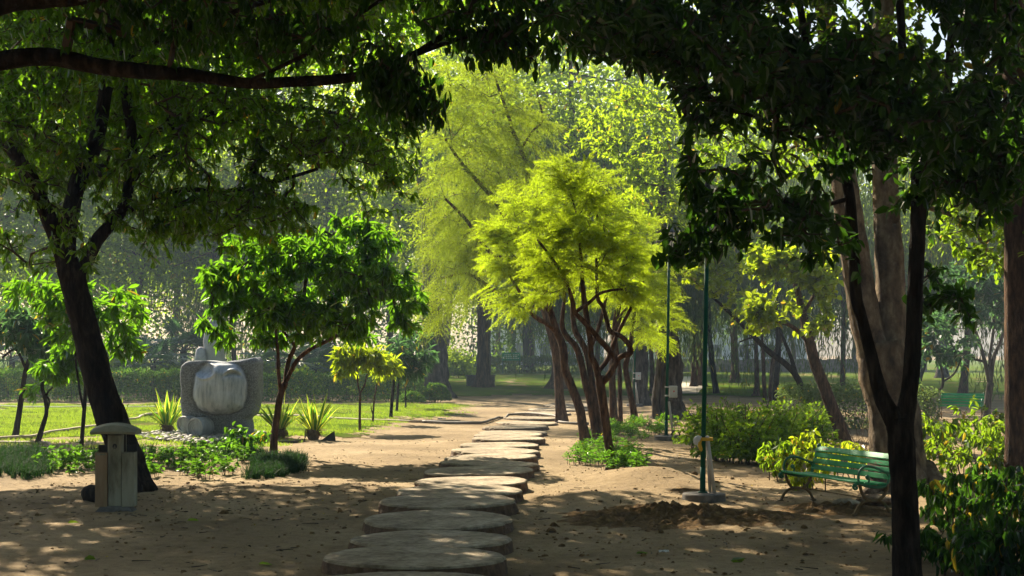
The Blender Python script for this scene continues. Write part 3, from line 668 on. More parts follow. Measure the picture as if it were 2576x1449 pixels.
# tree added beyond the left edge, whose crown shades the foreground
bA = gp(-330, 32.5); LA = [spline([(*bA, .30), (bA[0]+.3, bA[1], 2.5, .25), (bA[0]+.6, bA[1]-.2, 5.0, .21), (bA[0]+1.5, bA[1], 7.2, .16), (bA[0]+3.0, bA[1]+.4, 9.0, .09)], 6),
    spline([(bA[0]+.6, bA[1]-.2, 5.0, .15), (bA[0]+2.4, bA[1]-.5, 6.6, .11), (bA[0]+5.2, bA[1]-.2, 7.9, .08), (bA[0]+8.2, bA[1]+.6, 9.2, .04)], 6), spline([(bA[0]+.6, bA[1]-.2, 5.0, .13), (bA[0]+2.0, bA[1]+1.5, 6.6, .09), (bA[0]+3.8, bA[1]+2.8, 7.6, .04)], 6)]
tA = tree("added_shade_tree", "added tree beyond the left edge, its crown shading the foreground from behind the leaning tree", bA, LA, M['bark_dark'], .05)
leafy_crown(tA, bA, LA, [(-10.0, 32, 7.9, 5.2, 5, 2.0), (-4.6, 33.6, 9.7, 3.8, 3.8, 1.3)], 6200, 8, .20, .085, M['leaf_mango'], np.random.default_rng(124), droop_dir=.7, spread=.6, gap=-.3, back=.35, yel=.01)
# tree whose limbs reach in from beyond the left edge
Y2 = 14.0; b2 = G(-420, 1530)
L2 = limbs_px([
    [(-420, 1535, 75), (-400, 1200, 60), (-380, 800, 54), (-340, 480, 48), (-260, 280, 36), (-130, 190, 28), (0, 155, 25), (120, 143, 23), (250, 167, 21), (370, 180, 19), (480, 190, 17, .1), (620, 208, 14, .2), (720, 207, 14, .2),
     (850, 199, 13, .3), (950, 180, 11, .3), (1040, 138, 9, .3), (1100, 100, 8, .3), (1180, 40, 6, .4)],
    [(-330, 470, 36), (-250, 250, 30, -.4), (-120, 90, 26, -.6), (0, 18, 22, -.7), (120, 2, 19, -.7), (240, -12, 16, -.7), (420, -60, 12, -.6), (700, -110, 8, -.5)],
    [(620, 208, 6, .2), (800, 120, 5, 0), (900, 40, 5, -.1), (1050, -60, 4, -.2)],
    [(950, 180, 6, .3), (1010, 170, 4, .1), (1060, 190, 3, 0)],
    [(1040, 138, 7, .3), (1180, 90, 6, .2), (1350, 60, 5, .1), (1550, 40, 4, 0), (1750, 70, 3, -.1)]], Y2)
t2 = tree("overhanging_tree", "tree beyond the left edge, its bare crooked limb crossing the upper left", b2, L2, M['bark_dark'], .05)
leafy_crown(t2, b2, L2, Epx([(560, 50, 14, 560, 90, 1.2, .8), (1000, 210, 14.2, 95, 80, .5, 5), (1060, 290, 14.2, 65, 60, .4, 4), (1330, 70, 13.8, 330, 85, 1.0, 2.2), (1640, 110, 13.6, 220, 110, .8, 2.2), (250, -220, 14, 620, 150, 2), (1000, -190, 14, 600, 150, 2)]),
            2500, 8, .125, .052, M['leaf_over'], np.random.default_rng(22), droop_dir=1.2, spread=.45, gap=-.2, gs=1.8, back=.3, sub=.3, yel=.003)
leafy_crown(t2, b2, L2, [(-4, 8.5, 7.6, 6, 6.5, 1.5), (-7, 18, 9.2, 4.5, 6, 1.6)], 1500, 9, .32, .20, M['leaf_over'], np.random.default_rng(122), droop_dir=.8, spread=.6, gap=-.4, gs=.8, back=.4, sub=.5)  # unseen crown added overhead to block sky light
# forked tree in the right foreground
Y3 = 14.2; b3 = G(2290, 1522)
L3 = limbs_px([
    [(2292, 1530, 50), (2284, 1449, 39), (2278, 1330, 35), (2272, 1200, 33), (2268, 1110, 34), (2262, 1050, 34)],
    [(2252, 1060, 26), (2217, 995, 20), (2192, 899, 16), (2167, 799, 15), (2152, 724, 15), (2137, 500, 14), (2112, 390, 13, -.1), (2062, 310, 12, -.2), (2042, 215, 11, -.3), (2028, 115, 10, -.4), (2010, 0, 9, -.5), (1980, -150, 7, -.7)],
    [(2272, 1070, 27), (2285, 999, 22), (2295, 899, 21), (2303, 724, 20), (2308, 600, 20), (2313, 400, 20), (2316, 375, 18)],
    [(2312, 390, 15), (2290, 310, 13, .1), (2277, 230, 12, .2), (2270, 120, 11, .3), (2262, 0, 10, .3), (2240, -150, 7, .3)],
    [(2318, 390, 14), (2345, 372, 12), (2407, 345, 11, -.1), (2462, 308, 10, -.2), (2530, 255, 8, -.3), (2640, 160, 5, -.4)],
    [(2355, 368, 10), (2375, 300, 10, .2), (2384, 215, 11, .3), (2392, 85, 10, .3), (2398, -60, 7, .3)],
    [(2010, 0, 8, -.5), (1880, -60, 7, -.6), (1700, -60, 6, -.8), (1500, -90, 5, -1)],
    [(2137, 500, 6, 0), (2040, 520, 5, -.3), (1930, 500, 4, -.5), (1860, 470, 3, -.6)],
    [(2112, 390, 6, -.1), (1980, 330, 5, -.6), (1850, 280, 4, -.9), (1760, 300, 3, -1)]], Y3)
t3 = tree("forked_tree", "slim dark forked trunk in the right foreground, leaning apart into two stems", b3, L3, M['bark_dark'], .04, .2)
leafy_crown(t3, b3, L3, Epx([(1640, 60, 12.8, 330, 110, 1.0), (1960, 170, 12.6, 300, 190, 1.3), (2240, 250, 13.0, 240, 230, 1.3), (1900, 420, 13.3, 180, 130, .9, .75), (2060, 560, 13.5, 140, 110, .9, .5), (1800, 560, 13.8, 85, 110, .5, 1.4), (1765, 400, 13.6, 85, 90, .5, 1.6), (1700, 610, 14, 45, 50, .3, 2.2), (2330, 560, 14.4, 120, 110, .7, .7),
            (2450, 130, 13, 180, 190, 1.1, 1.2), (2540, 380, 13, 60, 220, .8), (2440, 420, 13.6, 130, 140, .8), (2000, -210, 13, 560, 190, 1.7, .9), (2390, 740, 14.5, 90, 90, .5, .7)]),
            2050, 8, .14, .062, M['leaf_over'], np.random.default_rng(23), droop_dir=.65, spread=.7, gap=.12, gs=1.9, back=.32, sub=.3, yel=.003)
leafy_crown(t3, b3, L3, [(4.5, 9, 7.8, 6, 7, 1.5)], 1000, 9, .32, .20, M['leaf_over'], np.random.default_rng(123), droop_dir=.8, spread=.6, gap=-.4, gs=.8, back=.4, sub=.5)  # crown extended unseen over the viewpoint to hold back sky light
leafy_crown(t3, b3, L3, [(2.6, 19.5, 8.9, 5.5, 5.5, 1.7), (-2.5, 19, 8.6, 3.5, 4, 1.5)], 1700, 9, .24, .12, M['leaf_over'], np.random.default_rng(223), droop_dir=.8, spread=.6, gap=-.4, gs=.8, back=.4, sub=.5)  # further high crown, added to keep sky light off the ground
# the big old tree behind the bench
Y4 = 25.6; b4 = G(2262, 1233)
L4 = limbs_px([
    [(2268, 1250, 92), (2262, 1190, 78), (2252, 1100, 68), (2243, 1010, 64), (2225, 930, 64), (2215, 860, 60)],
    [(2205, 900, 44), (2178, 800, 40), (2158, 700, 38), (2142, 580, 36), (2125, 460, 33), (2105, 340, 30, .2), (2090, 180, 26, .4), (2070, 0, 22, .6), (2020, -200, 15, .8)],
    [(2235, 900, 42), (2240, 780, 38, .1), (2236, 650, 36, .2), (2232, 540, 34, .3), (2225, 400, 32, .3), (2215, 220, 28, .3), (2230, 0, 22, .2), (2280, -200, 14, 0)],
    [(2320, 1190, 40), (2365, 1225, 26, -.4), (2430, 1262, 17, -.9), (2490, 1290, 9, -1.4)],
    [(2215, 1190, 34), (2190, 1235, 18, -.5), (2150, 1262, 8, -1.0)],
    [(2090, 180, 14, .4), (1900, 60, 11, 1), (1700, -60, 8, 1.6), (1500, -160, 6, 2)],
    [(2225, 400, 12, .3), (2380, 280, 9, .8), (2520, 180, 7, 1)],
    [(2230, 500, 8, .3), (2330, 520, 7, .6), (2430, 560, 5, .9), (2490, 640, 4, 1)]], Y4)
t4 = tree("broad_tree", "thick pale-barked tree with two stems and spreading roots behind the bench", b4, L4, M['bark_pale'], .05, .12)
leafy_crown(t4, b4, L4, Epx([(2280, -120, 26, 520, 260, 2.6), (1650, -190, 27, 420, 150, 2.4, .7), (2020, 260, 27, 190, 190, 1.8, .8), (2430, 380, 26.6, 170, 190, 1.8, .9), (2440, 620, 26.5, 110, 110, 1.2), (2330, 200, 27, 200, 150, 1.8), (1840, 420, 27.5, 90, 120, 1.0)]),
            2700, 8, .135, .085, M['leaf_mid'], np.random.default_rng(24), droop_dir=.45, spread=.7, gap=-.1, back=.3, yel=.02)
# dark trunk on the right edge
Y5 = 24.5; b5 = G(2568, 1249)
L5 = limbs_px([[(2570, 1255, 42), (2566, 1100, 36), (2562, 900, 35), (2560, 600, 34), (2556, 300, 32), (2550, 0, 28), (2540, -200, 22)],
               [(2558, 420, 10), (2500, 330, 7, -.3), (2450, 300, 5, -.5)], [(2560, 560, 7), (2480, 500, 4, .4), (2400, 520, 3, .6)]], Y5)
t5 = tree("straight_tree", "straight dark trunk cut by the right edge of the picture", b5, L5, M['bark_brown'], .04)
leafy_crown(t5, b5, L5, Epx([(2520, -60, 24.5, 200, 200, 1.8), (2480, 480, 25, 90, 90, 1, .8), (2560, 650, 24.5, 70, 110, .9, .8), (2620, 200, 24.5, 120, 260, 1.5)]), 700, 8, .125, .075, M['leaf_mid'], np.random.default_rng(25), droop_dir=.4)

# small broad-crowned tree left of the path
Y6 = 34.0; b6 = G(689, 1145)
L6 = limbs_px([[(688, 1150, 10), (690, 1100, 9), (696, 1050, 8.5), (704, 1000, 8), (718, 962, 8)],
               [(706, 985, 5), (700, 930, 4.5, -.2), (699, 880, 4, -.4), (690, 800, 3, -.6)],
               [(718, 962, 6.5), (724, 915, 6, .2), (742, 870, 5.5, .3), (760, 800, 5, .5), (770, 700, 4, .6), (800, 600, 3, .7)],
               [(720, 958, 6), (745, 910, 5.5, -.1), (778, 880, 5, -.2), (815, 862, 4.5, -.3), (880, 820, 4, -.4), (950, 740, 3, -.5)],
               [(742, 870, 4, .3), (680, 800, 3.5, .1), (600, 760, 3, 0), (540, 720, 2.5, 0)]], Y6)
t6 = tree("oblong_leaf_tree", "small round-crowned tree with long drooping leaves beside the stone sculpture", b6, L6, M['bark_brown'], .05, .2)
leafy_crown(t6, b6, L6, Epx([(620, 690, 34, 120, 110, 1.3), (560, 780, 34, 75, 90, .9, 1.1), (780, 690, 34, 160, 130, 1.7), (940, 660, 34, 110, 110, 1.2), (1010, 760, 34, 60, 90, .8), (880, 790, 34, 130, 70, 1.2), (700, 810, 33.8, 150, 60, 1.2), (880, 590, 34.3, 110, 50, 1)]),
            760, 12, .27, .075, M['leaf_oblong'], np.random.default_rng(26), droop_dir=.85, spread=.62, gap=-.15, gs=1.9, back=.12, sub=.4, shape=(.35, .72, .9, .85), yel=.006, droop=.22)

# feathery yellow-green trees right of the path
def feathery(label, base, limbs, Y0, E, ntips, seed, mat='feather', up=.1, nd=26, fl=.34, fingers=6, grp="feathery trees beside the path"):
    Lw = limbs_px(limbs, Y0); b = G(*base); E = [(e[0], e[1], e[2], e[3]*1.14, e[4]*1.1, e[5]*1.15, *e[6:]) for e in E]
    t = tree("feathery_tree", label, b, Lw, M['bark_brown'], .05, .25, grp)
    feather_crown(t, b, Lw, Epx(E), int(ntips*.64), fingers, fl*1.4, nd, .055, .012, M[mat], np.random.default_rng(seed), droop_dir=.42, up=up, gap=.25, gs=3.0)
    return t
feathery("feathery yellow tree whose bent trunk stands nearest the stepping discs", (1474, 1117),
    [[(1475, 1122, 14), (1466, 1070, 12), (1459, 1032, 11.5), (1438, 973, 11), (1421, 923, 10), (1416, 874, 10), (1400, 832, 9), (1386, 786, 8), (1370, 720, 6), (1350, 640, 5), (1330, 560, 3)],
     [(1400, 836, 7), (1378, 815, 6, -.2), (1358, 805, 6, -.3), (1336, 786, 5, -.4), (1310, 740, 4, -.6), (1280, 690, 3, -.8)], [(1386, 790, 5), (1360, 760, 4, .3), (1345, 700, 3, .4)]], 37.9,
    [(1285, 620, 37, 75, 75, 1.0), (1340, 520, 37, 70, 75, 1.1), (1290, 725, 37, 65, 75, .8), (1370, 610, 38, 70, 100, 1.1), (1245, 590, 37, 45, 40, .6, 1.3)], 760, 31)
feathery("feathery tree whose trunk splits into a looping knot, nearest the camera", (1537, 1183),
    [[(1538, 1188, 13), (1535, 1140, 11), (1526, 1085, 11), (1518, 1020, 11), (1511, 968, 12), (1508, 945, 11)],
     [(1506, 950, 8), (1497, 915, 8), (1487, 895, 7.5), (1484, 846, 7.5), (1474, 786, 7), (1466, 726, 6), (1462, 650, 4), (1455, 560, 3)],
     [(1514, 965, 8), (1528, 948, 8, -.1), (1544, 923, 7.5, -.1), (1550, 906, 7, -.1), (1535, 885, 7, -.15), (1516, 863, 7, -.2), (1492, 835, 6.5, -.2), (1470, 811, 6.5, -.2), (1445, 785, 6.5, -.3), (1440, 758, 6, -.3), (1422, 705, 5, -.4), (1395, 660, 4, -.5), (1352, 602, 3, -.6)],
     [(1548, 910, 7, -.1), (1566, 895, 7, -.2), (1583, 890, 7, -.2), (1587, 880, 7, -.2), (1578, 862, 6.5, -.2), (1561, 845, 6, -.2), (1535, 832, 6, -.1), (1526, 804, 6, 0), (1516, 770, 5, .1), (1503, 745, 5, .2), (1500, 650, 3, .3)],
     [(1505, 935, 6, .1), (1528, 905, 6, .1), (1545, 862, 5.5, .1), (1556, 835, 5, .1), (1590, 770, 4, .1)],
     [(1446, 787, 4.5, -.3), (1462, 775, 4.5, -.3), (1484, 760, 4.5, -.2), (1512, 737, 4, -.2), (1561, 728, 3, -.1), (1590, 735, 2, 0)]], 29.8,
    [(1420, 610, 29.5, 85, 70, .9), (1390, 700, 29.4, 65, 55, .8), (1465, 540, 29.9, 65, 85, .9), (1510, 620, 30, 70, 90, .9), (1440, 440, 30, 45, 40, .5), (1570, 690, 30, 55, 60, .7)], 640, 32)
feathery("dark-stemmed feathery tree between the bent trunk and the looping trunk", (1505, 1112),
    [[(1506, 1118, 12), (1494, 1060, 10), (1484, 1010, 9), (1474, 970, 9), (1466, 927, 8.5), (1449, 874, 8), (1426, 846, 7), (1414, 814, 6), (1420, 740, 4), (1415, 640, 3)],
     [(1513, 1100, 9), (1502, 1030, 8), (1491, 980, 8), (1478, 895, 8, .1), (1462, 858, 7.5, .2), (1446, 830, 7, .2), (1440, 760, 5, .3), (1450, 680, 4, .4), (1470, 560, 3, .5)], [(1478, 895, 6, .1), (1500, 840, 5, .2), (1520, 770, 4, .3), (1540, 660, 3, .4)]], 38.4,
    [(1440, 520, 38.5, 80, 80, 1.1), (1500, 500, 39, 70, 80, 1.1), (1560, 600, 39, 70, 110, 1.2), (1400, 440, 39, 60, 40, .8, 1.3), (1480, 690, 38.5, 60, 60, .9)], 640, 33)
feathery("slim upright feathery tree right of the looping trunk", (1544, 1069),
    [[(1545, 1074, 10), (1542, 1000, 9), (1540, 930, 8.5), (1545, 860, 8), (1552, 790, 7), (1575, 720, 5), (1590, 640, 3)], [(1545, 860, 6), (1560, 800, 5, .2), (1590, 760, 4, .3), (1625, 700, 3, .4)]], 47.2,
    [(1600, 640, 47, 70, 90, 1.3), (1560, 720, 47, 60, 80, 1.2), (1640, 740, 47, 60, 80, 1.1)], 420, 34, fl=.42, nd=24)
feathery("thin curved feathery tree with two stems nearest the green lamp post", (1597, 1066),
    [[(1599, 1072, 9), (1590, 1010, 8), (1580, 965, 7.5), (1574, 925, 7), (1584, 880, 6), (1590, 830, 5), (1600, 760, 3)], [(1562, 1072, 6, .3), (1560, 1000, 5.5, .3), (1558, 930, 5, .3), (1552, 880, 5, .2), (1545, 820, 4, .1), (1555, 760, 3, 0)]], 47.8,
    [(1640, 690, 48, 55, 70, 1.1), (1620, 810, 48, 55, 60, 1.0), (1670, 800, 49, 45, 70, 1.0)], 320, 35, fl=.42, nd=22)
feathery("tall leaning tree with long drooping feathery crown behind the path", (1412, 1062),
    [[(1414, 1068, 14), (1408, 1000, 12), (1400, 900, 11), (1370, 780, 10), (1330, 650, 9), (1280, 560, 8), (1235, 490, 7), (1172, 425, 5), (1120, 350, 3)],
     [(1330, 650, 7), (1330, 520, 6.5), (1325, 430, 6), (1308, 370, 5.5), (1290, 330, 5), (1275, 280, 4), (1240, 180, 3)], [(1330, 650, 6), (1240, 640, 5, -.3), (1170, 550, 4.5, -.5), (1120, 500, 3, -.6)],
     [(1370, 780, 6), (1260, 740, 5, .4), (1180, 690, 4, .6), (1110, 700, 3, .7)], [(1310, 375, 4), (1340, 330, 3, .2), (1365, 300, 3, .3), (1350, 230, 2, .3)]], 49.0,
    [(1180, 290, 49, 110, 120, 1.4), (1270, 420, 49, 120, 130, 1.6), (1150, 520, 49, 90, 130, 1.3), (1130, 690, 49, 70, 130, 1.1), (1090, 770, 49, 40, 60, .7), (1330, 300, 49, 75, 60, 1), (1220, 590, 49.4, 90, 110, 1.2), (1100, 220, 49, 70, 80, 1), (1240, 180, 49, 80, 70, 1)],
    1500, 36, mat='feather_back', up=-.45, nd=26, fl=.6, fingers=6)

# ================================================================== SAPLINGS AND MIDDLE TREES
def sapling(name, label, base, limbs, Y0, E, ntips, per, L, W, mat, seed, bark='bark_brown', group=None, dd=.7, spread=.6, gap=-.6, shape=(.35, .72, .9, .85), yel=.02, back=.12):
    Lw = limbs_px(limbs, Y0); b = G(*base)
    t = tree(name, label, b, Lw, M[bark], .04, .15, group)
    leafy_crown(t, b, Lw, Epx(E), ntips, per, L, W, M[mat], np.random.default_rng(seed), droop_dir=dd, spread=spread, gap=gap, back=back, sub=.35, shape=shape, yel=yel, droop=.2, rmin=.004)
    return t
sapling("sapling", "sunlit yellow-green sapling with forked stem on the edge of the lawn", (905, 1085),
        [[(906, 1089, 4), (905, 1050, 3.2), (906, 1000, 3), (906, 985, 3)], [(906, 990, 2.4), (900, 965, 2), (898, 930, 1.6), (880, 900, 1.2)], [(907, 988, 2.2), (918, 965, 2), (925, 940, 1.6), (950, 905, 1.2)]], 43.6,
        [(870, 905, 43.6, 40, 32, .6), (945, 905, 43.6, 50, 32, .6), (905, 880, 43.6, 60, 18, .6), (850, 940, 43.6, 18, 25, .3)], 110, 9, .30, .085, 'leaf_yellow', 41)
sapling("sapling", "thin young tree with a stub at its foot just right of the yellow sapling", (938, 1064),
        [[(938, 1068, 3.2), (939, 1040, 2.5), (942, 1000, 2.2), (948, 965, 2), (946, 920, 1.4)], [(939, 1045, 1.6), (934, 1030, 1.4), (934, 1022, 1.2)]], 48.5,
        [(960, 945, 48.5, 30, 30, .5), (985, 920, 48.5, 25, 25, .4)], 45, 9, .30, .085, 'leaf_yellow', 42)
sapling("sapling", "blue-green young tree with dark stem in front of the round clipped bush", (983, 1052),
        [[(983, 1056, 4.5), (986, 1010, 4), (990, 970, 3.6), (993, 930, 3), (1000, 890, 2)]], 51.8,
        [(1000, 900, 51.8, 45, 40, .8), (1050, 870, 51.8, 45, 35, .7), (1030, 920, 52, 45, 30, .7)], 130, 9, .34, .07, 'leaf_blue', 43, 'bark_dark', "young trees on the lawn")
sapling("sapling", "second blue-green young tree, right behind the dark-stemmed one", (998, 1036),
        [[(998, 1040, 3.5), (1001, 990, 3), (1003, 950, 2.6), (1010, 900, 2)]], 56.9,
        [(1040, 850, 57, 45, 28, .8), (1065, 900, 57, 28, 30, .6), (1075, 845, 57, 20, 18, .5)], 90, 9, .34, .07, 'leaf_blue', 44, 'bark_dark', "young trees on the lawn")
sapling("sapling", "spindly young tree behind the lawn left of the round clipped bush", (1021, 1028),
        [[(1021, 1032, 2.2), (1020, 990, 1.8), (1022, 950, 1.4)]], 59.9, [(1035, 935, 60, 25, 22, .5)], 35, 8, .3, .07, 'leaf_blue', 45, 'bark_grey', "young trees on the lawn")
sapling("sapling", "dull blue-leaved young tree at the far left beside the garden hose", (36, 1100),
        [[(38, 1105, 8), (48, 1040, 7), (58, 970, 6), (68, 920, 5.5), (90, 860, 4), (95, 820, 3)], [(66, 930, 4), (40, 880, 3), (5, 900, 2.5)]], 40.7,
        [(70, 830, 40.7, 75, 45, 1.0), (130, 870, 40.7, 55, 50, .9), (40, 800, 40.7, 60, 40, .9)], 150, 9, .32, .085, 'leaf_blue', 46, 'bark_dark', "young trees left of the leaning tree")
sapling("sapling", "crooked dark sapling with a side shoot low on its stem, left lawn edge", (92, 1118),
        [[(92, 1122, 7), (108, 1070, 6), (117, 1035, 5), (113, 1000, 5), (106, 970, 4.5), (118, 930, 4), (150, 880, 3)], [(117, 1040, 3), (124, 1010, 2.5), (118, 990, 2.5), (150, 960, 2)]], 37.7,
        [(150, 930, 37.7, 60, 40, .8), (190, 880, 37.7, 50, 50, .8), (90, 985, 37.7, 30, 18, .4), (150, 985, 37.7, 35, 22, .5)], 120, 9, .30, .085, 'leaf_oblong', 47, 'bark_dark', "young trees left of the leaning tree")
sapling("sapling", "straight bare-stemmed sapling just left of the leaning trunk", (203, 1140),
        [[(203, 1144, 6), (208, 1080, 5), (213, 1010, 5), (214, 960, 4.5), (200, 900, 4), (195, 820, 3)], [(211, 1030, 3.5), (200, 980, 3), (190, 900, 2.6), (188, 820, 2)]], 34.5,
        [(170, 800, 34.5, 90, 70, 1.0), (290, 790, 34.5, 80, 80, 1.0), (320, 860, 34.5, 50, 45, .7), (120, 740, 34.5, 110, 60, 1.1)], 150, 9, .32, .085, 'leaf_oblong', 48, 'bark_dark', "young trees left of the leaning tree")
RND = (.3, .72, 1.15, .95)
sapling("leaning_slim_tree", "dark trunk leaning left out of the hedge behind the bench, with sunlit yellow leaves", (2118, 1110),
        [[(2120, 1114, 20), (2108, 1060, 17), (2090, 1020, 16), (2068, 960, 15), (2050, 910, 14), (2036, 860, 13), (2020, 790, 10), (2000, 700, 7), (1990, 600, 5)],
         [(2036, 860, 7), (1990, 820, 5, -.3), (1930, 800, 4, -.6), (1880, 770, 3, -.8)], [(2020, 790, 5), (2060, 720, 4, -.3), (2090, 650, 3, -.4)]], 39.0,
        [(1960, 760, 38, 85, 65, 1.0), (2040, 720, 38.4, 80, 90, 1.0), (1905, 800, 38, 50, 40, .6), (2060, 810, 38.4, 40, 35, .6), (1940, 660, 38.5, 80, 60, 1.0)], 330, 7, .19, .13, 'leaf_yellow', 49, 'bark_brown', dd=.25, spread=.75, gap=-.3, shape=RND, back=.35)
sapling("thin_branched_tree", "thin tree bending far left behind the leafy hedge by the lamp post", (2040, 1062),
        [[(2042, 1066, 10), (2030, 1010, 9), (2005, 950, 8), (1975, 915, 7.5), (1930, 880, 7), (1890, 840, 6), (1850, 800, 5), (1790, 745, 3.5), (1740, 700, 2)],
         [(2005, 950, 5.5), (1990, 900, 5, .2), (1970, 850, 4, .4), (1945, 780, 3, .6)], [(1930, 880, 3), (1900, 850, 2.5), (1860, 860, 2)]], 49.0,
        [(1790, 690, 49, 80, 60, 1.2), (1850, 620, 49.5, 110, 70, 1.3), (1760, 560, 49.5, 90, 80, 1.3), (1850, 760, 49.3, 60, 40, .9)], 300, 7, .20, .13, 'leaf_yellow', 50, 'bark_dark', dd=.25, spread=.75, gap=-.15, shape=RND, back=.35)
sapling("slim_tree", "upright slim dark tree in the hedge, right of the thin bending tree's tip", (1952, 1020),
        [[(1953, 1024, 9), (1952, 970, 8), (1956, 910, 7.5), (1958, 850, 7), (1952, 760, 5), (1960, 640, 3)]], 63.0, [(1960, 640, 63, 90, 80, 1.8), (1900, 560, 63, 70, 70, 1.5)], 170, 8, .24, .14, 'leaf_mid', 51, 'bark_dark', dd=.3, spread=.8, gap=-.3, shape=RND)
sapling("slim_tree", "pair of thin brown stems rising behind the leafy hedge", (1926, 1012),
        [[(1926, 1016, 5), (1922, 960, 5), (1920, 900, 4.5), (1915, 820, 3)], [(1937, 1014, 5, .3), (1939, 960, 5, .3), (1948, 890, 4.5, .3), (1970, 850, 3, .3)]], 66.0, [(1900, 780, 66, 60, 50, 1.5)], 90, 8, .24, .12, 'leaf_mid', 52, 'bark_brown', dd=.3, spread=.8, gap=-.3, shape=RND)
sapling("slim_tree", "thin dark tree leaning right, just right of the green lamp post", (1802, 990),
        [[(1803, 994, 8), (1798, 960, 7.5), (1790, 900, 7), (1785, 840, 6), (1783, 740, 4)]], 79.0, [(1780, 680, 79, 90, 90, 2), (1840, 720, 79, 60, 60, 1.6)], 150, 8, .26, .12, 'leaf_mid', 53, 'bark_dark', dd=.3, spread=.8, gap=-.2, shape=RND)
sapling("slim_tree", "open-branched young tree with pale stem left of the straight right-edge trunk", (2482, 1060),
        [[(2483, 1066, 10), (2485, 1010, 9), (2492, 962, 9)], [(2490, 966, 6), (2478, 910, 5), (2460, 850, 4), (2440, 790, 3), (2430, 700, 2)], [(2492, 962, 6), (2500, 900, 5), (2520, 850, 4), (2535, 780, 3)],
         [(2491, 964, 5), (2490, 900, 4), (2500, 800, 3), (2480, 700, 2)], [(2478, 910, 3.5), (2440, 900, 3), (2400, 880, 2)]], 49.5,
        [(2420, 800, 49.5, 70, 70, 1.2), (2500, 780, 49.5, 70, 80, 1.2), (2400, 900, 49.5, 45, 30, .7), (2450, 690, 49.5, 90, 60, 1.3)], 210, 8, .26, .09, 'leaf_blue', 54, 'bark_grey', dd=.3, spread=.8, gap=-.1, shape=RND)
sapling("slim_tree", "bare-branched low tree between broad trunk and far bench", (2330, 1066),
        [[(2331, 1070, 7), (2330, 1020, 6), (2328, 1000, 6)], [(2328, 1003, 5), (2300, 985, 4), (2280, 960, 3)], [(2328, 1003, 4.5), (2360, 985, 4), (2372, 960, 3.5), (2362, 900, 3), (2340, 860, 2)], [(2372, 960, 3), (2400, 940, 2.5), (2420, 900, 2)]], 47.5,
        [(2320, 880, 47.5, 55, 45, .9), (2390, 880, 47.5, 50, 40, .9), (2350, 820, 47.5, 80, 40, 1.2), (2290, 960, 47.5, 18, 14, .4)], 120, 7, .24, .10, 'leaf_blue', 55, 'bark_grey', dd=.3, spread=.8, gap=-.1, shape=RND)
sapling("slim_tree", "dark leaning tree seen just right of the broad pale trunk", (2296, 1010),
        [[(2294, 1014, 10), (2312, 950, 9), (2330, 890, 8), (2336, 850, 7), (2325, 800, 4)], [(2334, 860, 5), (2322, 830, 3), (2330, 780, 2)]], 68.0, [(2340, 740, 68, 90, 80, 2.0), (2300, 830, 68, 45, 35, 1)], 150, 8, .26, .13, 'leaf_mid', 56, 'bark_dark', dd=.3, spread=.8, gap=-.2, shape=RND)

# ================================================================== SHRUBS AND HEDGES
def leaf_box(name, cen, u, L, D, Hh, n, size, mat, rng, parent, org, round_=False, inner=.25, bulge=.12, w=.62, st=None):
    """leaves through a hedge volume, thickest near its skin; u = horizontal axis direction"""
    u = np.array([u[0], u[1], 0.]); u /= np.linalg.norm(u); v = np.array([-u[1], u[0], 0.])
    if round_:
        d = unit(rng.normal(0, 1, (n, 3))); d[:, 2] = np.abs(d[:, 2])*1.0-.15
        r = (1-inner*rng.random(n)**1.5)[:, None]; q = d*r*np.array([L/2, D/2, Hh])
        q *= (1+bulge*np.sin(d[:, :1]*7+1)*np.sin(d[:, 1:2]*6+d[:, 2:3]*5)); q[:, 2] = np.maximum(q[:, 2], .03); out = d
    else:
        a = rng.uniform(-.5, .5, (n, 3)); f = rng.choice(6, n, p=[.36, .10, .04, .04, .42, .04])
        ax = np.array([1, 1, 0, 0, 2, 2])[f]; sg = np.array([-1, 1, -1, 1, 1, -1])[f]
        t = .5-rng.random(n)**1.7*inner/np.array([L, D, Hh])[ax]
        a[np.arange(n), ax] = sg*t; q = a*np.array([L, D, Hh]); out = np.zeros((n, 3)); out[np.arange(n), ax] = sg
        q[:, 2] += Hh/2; s = q[:, 0]
        q[:, 1] += bulge*np.sin(s*1.9+q[:, 2]*2)*.6*sg*(ax == 1); q[:, 2] += (bulge*.7*np.sin(s*2.6+q[:, 1]*3)+rng.normal(0, bulge*.3, n))*(ax == 2)*(sg > 0)
    p = np.asarray(cen)+q[:, :1]*u+q[:, 1:2]*v+np.array([0, 0, 1.])*q[:, 2:3]
    o3 = out[:, :1]*u+out[:, 1:2]*v+np.array([0, 0, 1.])*out[:, 2:3]
    V, Q, T = leaves(p, o3*.6+rng.normal(0, .7, (n, 3))+np.array([0, 0, -.1]), size*rng.uniform(.7, 1.3, n), size*w*rng.uniform(.8, 1.2, n), rng=rng)
    return foliage_mesh(name, V, Q, T, mat, mb_arrays(st), M['twig'], parent, org)
def stems(parent, org, pts, h, n, rng, mat, r=.012, lean=.25, only=False):
    mb = MB()
    for k in range(n):
        p = pts(rng); hh = h*rng.uniform(.6, 1.05); l = rng.normal(0, lean, 2)*hh
        a = spline([p, p+np.array([l[0]*.3, l[1]*.3, hh*.5]), p+np.array([l[0], l[1], hh])], 3)
        mb.tube(a, np.linspace(r, r*.45, len(a)), 5, caps=False)
    if only: return mb
    return mb.build("stems", mat, parent, smooth=True, org=org)
